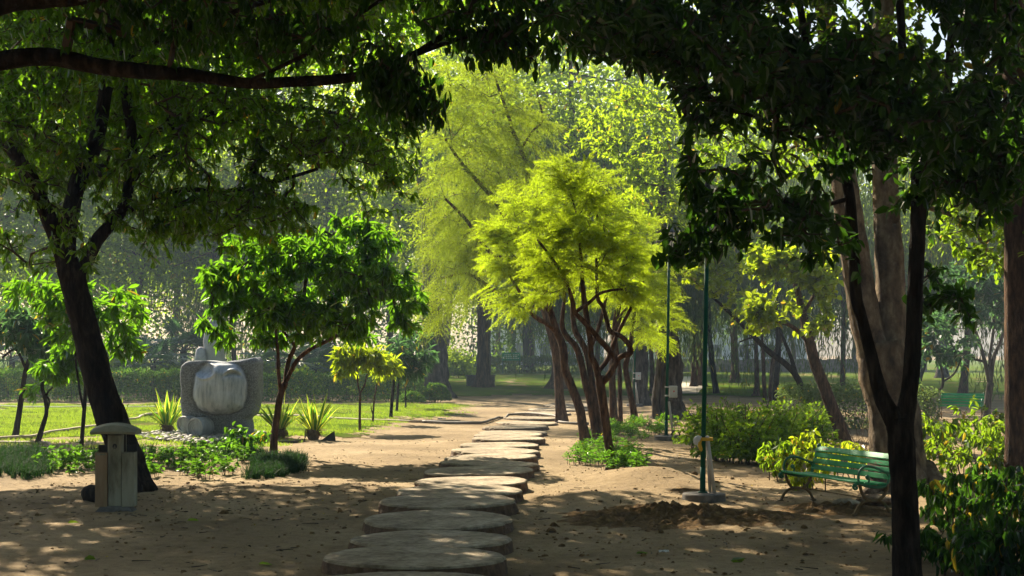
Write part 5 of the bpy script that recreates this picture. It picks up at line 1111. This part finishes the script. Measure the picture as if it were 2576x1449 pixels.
# ================================================================== LAMP POSTS
def lamp(label, px, py, h=4.75, rb=.33, box=False, pipes=2, tape=False, cable=False):
    c = G(px, py); zlift = .06; root = thing("lamp_post", label, "lamp post", c, 0, "green park lamp posts")
    mb = MB(); mb.lathe([(rb*1.02, -.12), (rb*1.0, .0), (rb*.99, .085), (rb*.96, .10), (rb*.5, .108), (.02, .11)], 32, wob=.006); mb.build("base", M['concrete'], root)
    mb = MB(); mb.tube([(-.02, 0, .1), (-.018, 0, .5)], [.044, .042], 16); mb.tube([(-.018, 0, .5), (0.02, 0, 2.4), (.05, 0, h)], [.036, .035, .033], 16)
    mb.lathe([(.075, .1), (.075, .125), (.05, .13)], 16, c=(-.02, 0, 0)); mb.build("post", M['post_green'], root, smooth=True)
    lt = MB(); lt.lathe([(.035, 0), (.06, .03), (.10, .05), (.105, .07)], 12, c=(.05, 0, h)); lt.lathe([(.19, .50), (.17, .54), (.05, .62), (.03, .68), (.01, .74)], 12, c=(.05, 0, h))
    for k in range(6):
        a = k*math.pi/3; lt.tube([(.05+.10*math.cos(a), .10*math.sin(a), h+.06), (.05+.17*math.cos(a), .17*math.sin(a), h+.51)], .010, 5)
    ln = lt.build("lantern", M['black'], root); g = MB(); g.lathe([(.085, .07), (.15, .50)], 12, c=(.05, 0, h)); g.build("glass", M['lantern'], ln)
    for k in range(pipes):
        mb = MB(); mb.tube([(.155-.06*k, -.02+.03*k, .10), (.045, -.03+.04*k, .97)], .030 if k == 0 else .024, 10); mb.build("pipe", M['pipe'], root, smooth=True)
    if tape:
        mb = MB(); mb.lathe([(.105, .90), (.108, .925), (.105, .95)], 20, c=(.03, -.01, 0), sy=.62); mb.build("tape", M['tape'], root)
        mb = MB(); mb.tube(spline([(-.06, -.045, .93), (-.075, -.05, .86), (-.055, -.05, .78), (-.045, -.05, .74)], 3), [.012, .03, .034, .032, .03, .032, .03, .028, .02, .01], 6, flat=.3); mb.build("tape", M['tape'], root)
        mb = MB(); mb.tube(spline([(-.04, -.04, .96), (-.10, -.05, .93), (-.125, -.05, .88), (-.10, -.05, .84)], 3), [.01, .03, .045, .055, .055, .05, .045, .04, .03, .01], 8, flat=.4); mb.build("rag", M['rag'], root, smooth=True)
    if box:
        mb = MB(); mb.box((.15, -.05, 1.22), (.21, .12, .30), bev=.012); mb.box((.15, -.113, 1.22), (.17, .008, .26), bev=.003); bx = mb.build("switch_box", M['box_grey'], root)
        mb = MB(); mb.box((.165, -.119, 1.235), (.035, .004, .03)); mb.box((.155, -.119, 1.215), (.018, .004, .016)); mb.build("mark", M['red'], bx)
        mb = MB()
        for z in (1.10, 1.32): mb.lathe([(.055, 0), (.06, .02), (.055, .04)], 14, c=(.0, 0, z))
        mb.build("clamp", M['box_grey'], root)
    if cable:
        mb = MB(); mb.tube(spline([(.10, -.05, .14), (.18, -.08, .22), (.28, -.10, .20), (.335, -.14, .06), (.345, -.16, -.02)], 6), .022, 8); mb.build("cable", M['black'], root, smooth=True)
    return root
lamp("green lamp post with yellow tape and two leaning pipes, standing on the dark soil heap", 1771, 1264, h=4.15, tape=True)
lamp("green lamp post with grey switch box and black cable, beside the thin curved feathery tree", 1678, 1108, box=True, pipes=1, cable=True)
lamp("far green lamp post with small switch box behind the curved feathery stems", 1596, 1022, box=True, pipes=2)

# ================================================================== LITTER BIN
c = G(292, 1284); root = thing("litter_bin", "pale double litter bin with curved roof in the shade of the leaning tree", "litter bin", c, R(3)); root.scale = (.90, .9, 1.04)
mb = MB(); mb.box((0, 0, .56), (.22, .20, 1.0), bev=.012); post = mb.build("post", M['bin'], root)
mb = MB(); q = [(.037*math.cos(a), .037*math.sin(a)) for a in np.linspace(0, 2*math.pi, 24, endpoint=False)]
mb.add([(x, -.1035, .90+z) for x, z in q], [tuple(range(24))]); em = mb.build("emblem", M['black'], post)
mb = MB()
for (x0, x1, z0, z1) in ((-.005, .005, -.034, .012), (-.020, -.014, -.03, -.006), (.014, .020, -.03, -.006)): mb.add([(x0, -.1055, .90+z0), (x1, -.1055, .90+z0), (x1, -.1055, .90+z1), (x0, -.1055, .90+z1)], [(0, 1, 2, 3)])
mb.add([(-.045, -.1035, .852), (.03, -.1035, .852), (.03, -.1035, .855), (-.045, -.1035, .855)], [(0, 1, 2, 3)])
mb.build("tree_mark", M['bin'], em)
mb = MB(); nx = 18; V = []; Fs = []
for s in range(nx+1):
    x = -.36+.72*s/nx; zt = 1.225-.075*abs(x/.36)**2.2; zb = 1.065+.012*math.cos(x*4)
    for (y, z) in ((-.24, zb), (-.255, zb+.035), (-.20, zt-.03), (0, zt), (.20, zt-.03), (.255, zb+.035), (.24, zb)): V.append((x, y, min(z, zt+.02) if y else zt))
for s in range(nx):
    for k in range(7): Fs.append((s*7+k, s*7+(k+1) % 7, (s+1)*7+(k+1) % 7, (s+1)*7+k))
Fs.append(tuple(range(6, -1, -1))); Fs.append(tuple(range(nx*7, nx*7+7))); mb.add(V, Fs); mb.build("roof", M['bin_roof'], root, smooth=False)
for sx, mt in ((-1, 'bin_sun_tint'), (1, 'bin')):
    mb = MB(); xc = sx*.212; w = .19; t = .012
    mb.box((xc, -.12, .44), (w, t, .75), bev=.004); mb.box((xc, .16, .44), (w, t, .75), bev=.004); mb.box((xc-w/2+t/2, .02, .44), (t, .27, .745)); mb.box((xc+w/2-t/2, .02, .44), (t, .27, .745)); mb.box((xc, .02, .075), (w-.02, .26, .015))
    bn = mb.build("bin", M[mt], root)
    mb = MB(); mb.box((xc, .155, .86), (w+.006, .02, .10), bev=.004); mb.box((xc, .02, .80), (w-.03, .24, .01)); mb.build("dark_slot", M['black'], bn)  # black plates stand in for the dark open slot
    mb = MB(); mb.box((xc, -.128, .79), (w*.75, .006, .022), bev=.002); mb.build("handle", M['bin'], bn)
    mb = MB(); mb.tube([(sx*.145, .08, .8), (sx*.145, .08, 1.08)], .006, 6); mb.build("rod", M['bin'], root)
mb = MB(); b0 = [(-.30, -.17, 0), (.30, -.17, 0), (.30, .17, 0), (-.30, .17, 0)]; b1 = [(-.22, -.11, .075), (.22, -.11, .075), (.22, .11, .075), (-.22, .11, .075)]
mb.add(b0+b1, [(0, 1, 5, 4), (1, 2, 6, 5), (2, 3, 7, 6), (3, 0, 4, 7), (4, 5, 6, 7)]); mb.build("base", M['concrete'], root)

# ================================================================== HOSES, EDGING, SCRAPS
def hose(label, pts, r, mat, name="garden_hose"):
    p = [G(*q) for q in pts]; s = spline(p, 7); s[:, 2] = gz(s[:, 0], s[:, 1])+r*.8+.02; mb = MB(); c = s[0].copy()
    mb.tube(s, r, 8); o = mb.build(name, mat, smooth=True, org=c); o.location = tuple(c); return tag(o, label, "hose")
hose("pale thick hose curving across the left lawn towards the leaning tree", [(-30, 1109), (60, 1102), (150, 1090), (230, 1078), (300, 1062), (340, 1058), (365, 1048), (420, 1043)], .045, M['hose'])
hose("short loop of hose lying at the far left lawn edge", [(-30, 1117), (60, 1118), (115, 1119), (126, 1124), (110, 1127), (18, 1129)], .035, M['hose'])
hose("thin pale hose lying along the lawn behind the sculpture", [(-30, 1024), (150, 1026), (300, 1025), (420, 1026), (520, 1027)], .03, M['rag'])
hose("dusty hose stretched over the lawn right of the sculpture as far as the path", [(640, 1048), (760, 1052), (905, 1058), (1000, 1061), (1062, 1063)], .035, M['hose'])
hose("grey hose lying across the dirt and over the stepping discs", [(1062, 1064), (1130, 1067), (1210, 1068), (1245, 1058), (1258, 1053)], .045, M['hose_dark'])
p = [G(1258, 1053), G(1300, 1051), G(1345, 1052), G(1395, 1058), G(1415, 1065), G(1480, 1068)]; s = spline(p, 6); s[:, 2] = [float(gz(a, b))+(.15 if 2 < i < 21 else .05) for i, (a, b, _) in enumerate(s)]; mb = MB(); mb.tube(s, .04, 8)
tag(mb.build("garden_hose", M['hose_dark'], smooth=True, org=s[0]), "dark hose bridging the stepping discs towards the feathery trees", "hose").location = tuple(s[0])
def edging(label, pts):
    p = spline([G(*q) for q in pts], 5); mb = MB()
    for a, b in zip(p[:-1], p[1:]):
        mb.add([a-[0, 0, .02], b-[0, 0, .02], b+[0, .01, .07], a+[0, .01, .07], a+[0, .03, -.02], b+[0, .03, -.02], b+[0, .03, .07], a+[0, .03, .07]], [(0, 1, 2, 3), (3, 2, 6, 7), (7, 6, 5, 4)])
    return tag(mb.build("edging_strip", M['black'], org=p[0]), label, "edging strip", "black edging strips in the turf"), p[0]
for lb, pts in (("black edging strip in front of the pebbles, left piece", [(345, 1098), (385, 1110), (425, 1113)]), ("longest black edging strip below the pebbles", [(452, 1116), (520, 1120), (600, 1119), (668, 1117)]),
                ("black edging strip right of the thin trunk", [(700, 1115), (740, 1115), (768, 1110)])):
    o, q = edging(lb, pts); o.location = tuple(q)
p = G(826, 1112); mb = MB(); mb.add([(-.20, 0, .02), (.18, 0, .02), (.14, .1, .27), (-.20, .03, .02), (.18, .03, .02), (.14, .13, .27)], [(0, 1, 2), (5, 4, 3), (0, 3, 4, 1), (1, 4, 5, 2), (2, 5, 3, 0)]); o = mb.build("plastic_scrap", M['black']); o.location = tuple(p); tag(o, "bent scrap of black plastic standing right of the last sword-leaf plant", "scrap")
def paper(px, py, s, label, seed):
    p = G(px, py); rg = np.random.default_rng(seed); n = 7; V = [(s*(i/(n-1)-.5)*1.6, s*(j/(n-1)-.5), .03+rg.uniform(0, .35)*s) for j in range(n) for i in range(n)]
    o = make_mesh("paper_scrap", V, faces=[(j*n+i, j*n+i+1, j*n+n+i+1, j*n+n+i) for j in range(n-1) for i in range(n-1)], mats=[M['rag']]); o.location = tuple(p); tag(o, label, "litter")
paper(1111, 1059, .16, "white crumpled scrap on the dirt beside the grey hose", 1); paper(296, 1102, .13, "white scrap in the weeds left of the leaning trunk", 2); paper(1670, 1400, .07, "tiny pale crumpled scrap on the earth below the soil heap", 3)
for px, py, lb in ((1186, 972, "left of two square stone blocks at the far tree with flared roots"), (1232, 973, "right of two square stone blocks at the far tree with flared roots")):
    p = G(px, py); mb = MB(); mb.box((0, 0, .31), (.62, .62, .64), bev=.05); mb.box((0, 0, .66), (.72, .72, .08), bev=.03); o = mb.build("block_stool", M['concrete']); o.location = tuple(p); tag(o, lb, "stone seat", "square stone seats on the far lawn")

# ================================================================== FAR THINGS
p = gp(1286, 139); root = thing("park_sign", "small green sign board on two posts in front of the far dark hedge", "sign", p)
mb = MB(); mb.box((0, 0, 1.55), (1.65, .06, .72), bev=.01); bd = mb.build("board", M['sign_green'], root)
mb = MB()
for k, (z, n) in enumerate(((1.70, 9), (1.55, 8), (1.40, 9))):
    for i in range(n): mb.box((-.55+i*.15, -.033, z), (.085, .004, .06))
mb.box((-.70, -.033, 1.45), (.10, .004, .16)); mb.build("lettering", M['white'], bd)
for sx in (-.75, .75): mb = MB(); mb.tube([(sx, .05, -.05), (sx, .05, 1.9)], .035, 8); mb.build("post", M['post_green'], root)
c0 = gp(1500, 150); c1 = gp(2330, 150); root = thing("stone_wall", "low brown rubble stone wall along the far side of the lawn", "wall", (c0+c1)/2); mb = MB(); n = 60
for s in range(n):
    t = (s+.5)/n; q = (c0+(c1-c0)*t)-(c0+c1)/2; mb.box((q[0], q[1], .62+.03*math.sin(s*2.1)), (np.linalg.norm(c1-c0)/n*.995, .55+.04*math.sin(s*3.3), 1.24+.06*math.sin(s*2.1)))
mb.build("wall", M['wall'], root)
def building(label, px, Y, w, h, d, floors, bays):
    c = gp(px, Y); root = thing("pale_building", label, "building", c); mb = MB(); mb.box((0, 0, h/2), (w, d, h)); mb.build("wall", M['building'], root); mb = MB(); mb.box((0, 0, h+.2), (w+.6, d+.6, .4), bev=.05); mb.build("roof", M['concrete'], root)
    for i in range(floors):
        for j in range(bays):
            x = -w/2+(j+.5)*w/bays; z = (i+.55)*h/floors; mb = MB(); mb.box((x, -d/2-.03, z), (w/bays*.45, .08, h/floors*.5)); mb.build("window", M['window'], root)
building("pale hazy building far beyond the central lawn", 1370, 215, 16, 7.5, 8, 2, 5)
building("long pale hazy building far beyond the right lawn", 1790, 225, 26, 7, 9, 2, 7)

# far wood closing the view on the left, and loose bushes in front of it
rgw = np.random.default_rng(88); cw = gp(380, 150)
o = leaf_box("far_woods", cw, (1, 0), 70, 8, 9.5, 52000, .40, M['bg_dark'], rgw, None, None, bulge=1.4, inner=.5, st=stems(None, None, lambda r: cw+np.array([r.uniform(-32, 32), r.uniform(-2, 2), 0]), 4, 70, rgw, M['twig'], r=.09, lean=.1, only=True)); o["kind"] = 'stuff'
bb = None
for k, (px, Y, sc_, lb) in enumerate(((-20, 73, 1.1, "yellow-lit bush behind the hedge at the far left edge"), (95, 84, 1.4, "broad bush behind the hedge left of the leaning trunk"), (190, 74, 1.0, "bush behind the hedge between two far left saplings"), (300, 92, 1.5, "big bush behind the hedge, just right of the leaning trunk"),
    (420, 90, 1.2, "sunny bush under the widest fan palm"), (500, 76, .9, "low bush behind the hedge at the sculpture's left shoulder"), (650, 88, 1.4, "bush behind the hedge right of the pale carved stone"), (745, 75, 1.0, "bush behind the hedge under the round-crowned tree"), (850, 90, 1.5, "broad bush behind the yellow sapling"),
    (940, 77, 1.1, "bush behind the hedge right of the yellow sapling"), (1015, 92, 1.4, "bush beside the huge dark trunk, on its left"), (1140, 120, 1.6, "hazy bush between the huge dark trunk and the far flared trunk"))):
    if bb is None: bb = bush(lb, 300, 1000, 2.6, 2.2, 1.6, 2600, .16, 'bg_light', 640, inner=.7, bulge=.25); o = bb
    else: o = copy_tree(bb)
    o.location = tuple(gp(px, Y)); o.scale = (sc_,)*3; o.rotation_euler = (0, 0, k*1.3); tag(o, lb, "bush", "bushes behind the left hedge")
# ------------------------------------------------------------------ background trees
def bg_proto(kind, seed, h, wd, n, mat, leaf, bark, trunk_r, low=.28, clumps=70, w=.55, lean=0):
    rg = np.random.default_rng(seed); root = thing("background_tree", "", "tree"); 
    tr = spline([(0, 0, -.1, trunk_r*1.5), (0.02*h*lean, 0, .06*h, trunk_r*1.05), (.05*h*lean, .01*h, .3*h, trunk_r*.85), (.10*h*lean, -.01*h, .55*h, trunk_r*.55), (.12*h*lean, 0, .85*h, trunk_r*.2)], 5); limbs = [tr]
    for k in range(7):
        a = k*2.4+rg.normal(0, .3); z = h*rg.uniform(.28, .6); st = np.array([np.interp(z, tr[:, 2], tr[:, 0]), np.interp(z, tr[:, 2], tr[:, 1]), z]); e = st+np.array([math.cos(a)*wd*.34, math.sin(a)*wd*.34, h*rg.uniform(.12, .28)])
        limbs.append(spline([np.append(st, trunk_r*.4), np.append(st*.45+e*.55+[0, 0, -.02*h], trunk_r*.26), np.append(e, trunk_r*.1)], 4))
    trunk_mesh("trunk", limbs, M[bark], root, (0, 0, 0), n=10, rough=.06, flare=.5)
    cc = np.array([tr[-1, 0]*.7, 0, h*(1+low)/2]); d = unit(rg.normal(0, 1, (clumps, 3))); cl = cc+d*(rg.random((clumps, 1))**.5)*np.array([wd/2, wd/2, h*(1-low)/2])
    cl[:, 2] = np.maximum(cl[:, 2], h*low*rg.uniform(.8, 1.3, clumps)); X, par, rad, nl, tipn, td = grow(limbs, cl, sub=h*.07, rng=rg, rmin=.018, jit=.08); tw = twig_mesh(X, par, rad, nl, 4)
    per = n//clumps; c2 = np.repeat(cl, per, 0); m = len(c2); cs = np.repeat(rg.uniform(.5, 1.25, clumps), per)[:, None]*h*.075
    if kind == 'droop':
        p = c2+rg.normal(0, 1, (m, 3))*cs*np.array([.8, .8, .5]); p[:, 2] -= rg.random(m)**1.5*h*.16; D = rg.normal(0, .22, (m, 3)); D[:, 2] -= 1
    else:
        p = c2+rg.normal(0, 1, (m, 3))*cs*np.array([1.15, 1.15, .62]); D = (p-c2)*.6+rg.normal(0, .7, (m, 3)); D[:, 2] -= .25
    V, Q, T = leaves(p, D, leaf*rg.uniform(.65, 1.3, m), leaf*w*rg.uniform(.8, 1.2, m), rng=rg); foliage_mesh("crown", V, Q, T, M[mat], tw, M[bark], root, None); return root
BG = {'dark': [bg_proto('b', 401, 12, 9, 9000, 'bg_dark', .24, 'bark_dark', .24), bg_proto('b', 402, 12, 8, 8500, 'bg_dark', .22, 'bark_dark', .21, low=.22, clumps=90)],
      'light': [bg_proto('b', 403, 12, 9, 10500, 'bg_light', .20, 'bark_brown', .16, low=.24, clumps=90), bg_proto('b', 404, 12, 10, 11000, 'bg_light', .21, 'bark_brown', .17, low=.18, clumps=80, lean=.6)],
      'grey': [bg_proto('droop', 405, 12, 8, 20000, 'feather_grey', .34, 'bark_brown', .11, low=.20, clumps=110, w=.11), bg_proto('droop', 406, 12, 7, 18000, 'feather_grey', .32, 'bark_brown', .10, low=.16, clumps=100, w=.11, lean=.8)]}
used = set()
def bgt(kind, v, px, Y, h, label, wsc=1.0, rz=None, group="trees in the background of the park"):
    pr = BG[kind][v]
    if (kind, v) in used: o = copy_tree(pr)
    else: o = pr; used.add((kind, v))
    o.location = tuple(gp(px, Y)); s = h/12.0; o.scale = (s*wsc, s*wsc, s); o.rotation_euler = (0, 0, random.uniform(0, 6.28) if rz is None else rz)
    tag(o, label, "tree", group); return o
random.seed(4)
for a in [
    ('light', 0, -60, 100, 18, "bright green tree behind the hedge at the far left edge"), ('light', 1, 330, 102, 18, "tree behind the hedge, directly over the wide fan palm"), ('grey', 0, 590, 104, 18, "grey drooping tree behind the pale carved stone"), ('light', 0, 985, 104, 18, "bright tree behind the blue-green young trees"), ('grey', 1, 1330, 155, 22, "dim drooping tree behind the far dark hedge"), ('dark', 1, 1325, 146, 17, "dark-trunked tree standing in the far dark hedge behind the sign"),
    ('light', 1, 1390, 152, 13, "small hazy bright tree behind the far dark hedge near the pale building"), ('light', 0, 1250, 165, 20, "hazy tree at the far end of the central lawn"),
    ('grey', 0, 1500, 84, 15, "grey drooping tree behind the nearest feathery trunks"), ('grey', 1, 1640, 78, 14, "grey drooping tree right of the feathery trees, over the second lamp post"), ('grey', 0, 1745, 92, 16, "tall grey drooping tree between the two green lamp posts"),
    ('light', 0, 1850, 104, 18, "bright hazy tree behind the thin bending tree"), ('grey', 1, 1900, 75, 13, "grey drooping tree over the leafy hedge"), ('dark', 0, 1740, 158, 13, "far dark tree behind the stone wall, left part"), ('dark', 1, 1880, 160, 14, "far dark tree behind the stone wall under the thin bending tree"), ('grey', 0, 2120, 70, 13, "grey drooping tree touching the left side of the broad trunk"), ('light', 0, 2250, 86, 17, "bright tree behind the broad pale trunk"),
    ('dark', 0, 2370, 120, 18, "far dark tree behind the distant bench"), ('light', 1, 2420, 72, 13, "bright tree behind the open-branched young tree"), ('grey', 1, 2540, 66, 13, "grey drooping tree behind the straight right-edge trunk"), ('light', 0, 2680, 80, 17, "bright tree beyond the right edge of the picture"),
    ('light', 0, 1330, 152, 31, "tall bright tree rising behind the drooping feathery crown"), ('light', 1, 1560, 132, 28, "tall bright tree rising above the nearest feathery crowns"), ('light', 0, 1760, 94, 22, "tall bright tree above the green lamp posts"), ('light', 1, 1110, 144, 30, "tall bright tree rising above the huge dark trunk"),
    ('light', 0, 180, 97, 23, "tall bright tree well behind the left hedge, over the leaning tree"), ('light', 1, 560, 101, 24, "tall bright tree well behind the hedge, over the sculpture"), ('light', 0, 830, 103, 24, "tall bright tree well behind the hedge, over the round-crowned tree"), ('light', 1, -20, 99, 23, "tall bright tree well behind the hedge at the left edge"),
    ('light', 1, 1400, 88, 25, "tallest bright tree behind the feathery trees, filling the gap under the arch of leaves"), ('light', 0, 1215, 92, 25, "tall bright tree behind the flared far trunk, closing the arch on the left"),
    ('light', 1, 150, 114, 21, "misty bright tree far behind the left hedge, between leaning trunk and left edge"), ('light', 0, 770, 120, 22, "misty bright tree far behind the hedge, right of the sculpture"), ('light', 1, 430, 128, 22, "misty bright tree farthest behind the widest fan palm"),
    ('dark', 1, 2150, 165, 16, "hazy far dark tree behind the wall, right part"), ('light', 1, 2000, 170, 18, "hazy far bright tree behind the wall")]:
    bgt(*a)
# unseen trees added round the viewer: they close the sky off behind and beside the shaded foreground
for k, (x, y, h) in enumerate(((-19, 4, 13), (-21, 16, 12), (-8, -9, 13), (3, -12, 14), (13, -7, 13), (19, 6, 13), (20, 19, 12), (22, 33, 13), (-15, -6, 12), (-25, 27, 12), (16, -16, 14), (11, 2, 12))):
    o = copy_tree(BG['dark'][k % 2]); o.location = (x, y, float(gz(x, y))); o.scale = (h/12*1.25, h/12*1.25, h/12); o.rotation_euler = (0, 0, k*1.7)
    tag(o, "unseen dark tree added outside the picture, around the place it was taken from", "tree", "added trees around the viewpoint")
# three old trees with big trunks on and around the far lawn
def old_tree(label, base, rows, seed, E, bark, mat, n, leaf=.24, flare=.25, extra=()):
    Y = gY(base[1]); b = G(*base); Lw = limbs_px([rows]+list(extra), Y); t = tree("old_tree", label, b, Lw, M[bark], .09, flare)
    leafy_crown(t, b, Lw, Epx(E), n, 9, leaf, leaf*.55, M[mat], np.random.default_rng(seed), droop_dir=.3, spread=.8, sub=.9, gap=-.2, gs=.6, back=.5); return t
old_tree("huge dark fluted trunk left of the path, behind the round clipped bush", (1102, 1000), [(1104, 1006, 36), (1100, 960, 31), (1096, 900, 29), (1090, 840, 27), (1088, 760, 25), (1080, 620, 20), (1060, 400, 12)], 501,
         [(1020, 480, 73, 170, 180, 3.5), (1120, 300, 74, 200, 170, 4), (960, 640, 73, 90, 90, 2), (1130, 120, 74, 250, 140, 4)], 'bark_grey', 'bg_light', 1000)
old_tree("tall far trunk with spreading flared roots beside the square stone blocks", (1217, 972), [(1217, 976, 32), (1217, 962, 21), (1216, 930, 18), (1217, 880, 17), (1220, 830, 16), (1222, 740, 14), (1215, 560, 10), (1210, 400, 6)], 502,
         [(1190, 620, 95, 110, 110, 3), (1230, 740, 94, 80, 60, 2.4), (1280, 800, 94, 60, 30, 2), (1150, 720, 95, 60, 60, 2), (1230, 430, 95, 150, 130, 4)], 'bark_grey', 'bg_dark', 560)
old_tree("massive twisted dark trunk behind the second lamp post", (1690, 1052), [(1688, 1058, 44), (1686, 1010, 34), (1684, 950, 32), (1683, 900, 31), (1680, 850, 28), (1672, 760, 22), (1665, 600, 14), (1670, 400, 8)], 503,
         [(1690, 470, 52, 150, 140, 2.4), (1640, 330, 53, 180, 120, 2.6), (1740, 620, 52, 80, 60, 1.4)], 'bark_grey', 'bg_light', 560, .2, extra=[[(1652, 1056, 11, -.4), (1650, 1000, 10, -.4), (1656, 950, 10, -.4), (1668, 870, 10, -.4), (1690, 780, 7, -.3), (1700, 640, 4, -.2)]])
old_tree("dark trunk behind the far lamp post, among the feathery stems", (1612, 1020), [(1612, 1026, 26), (1611, 980, 20), (1611, 920, 19), (1606, 860, 18), (1600, 760, 14), (1590, 560, 8)], 504, [(1590, 480, 63, 140, 130, 2.6), (1540, 350, 63, 120, 110, 2.4)], 'bark_grey', 'bg_light', 420, .22)
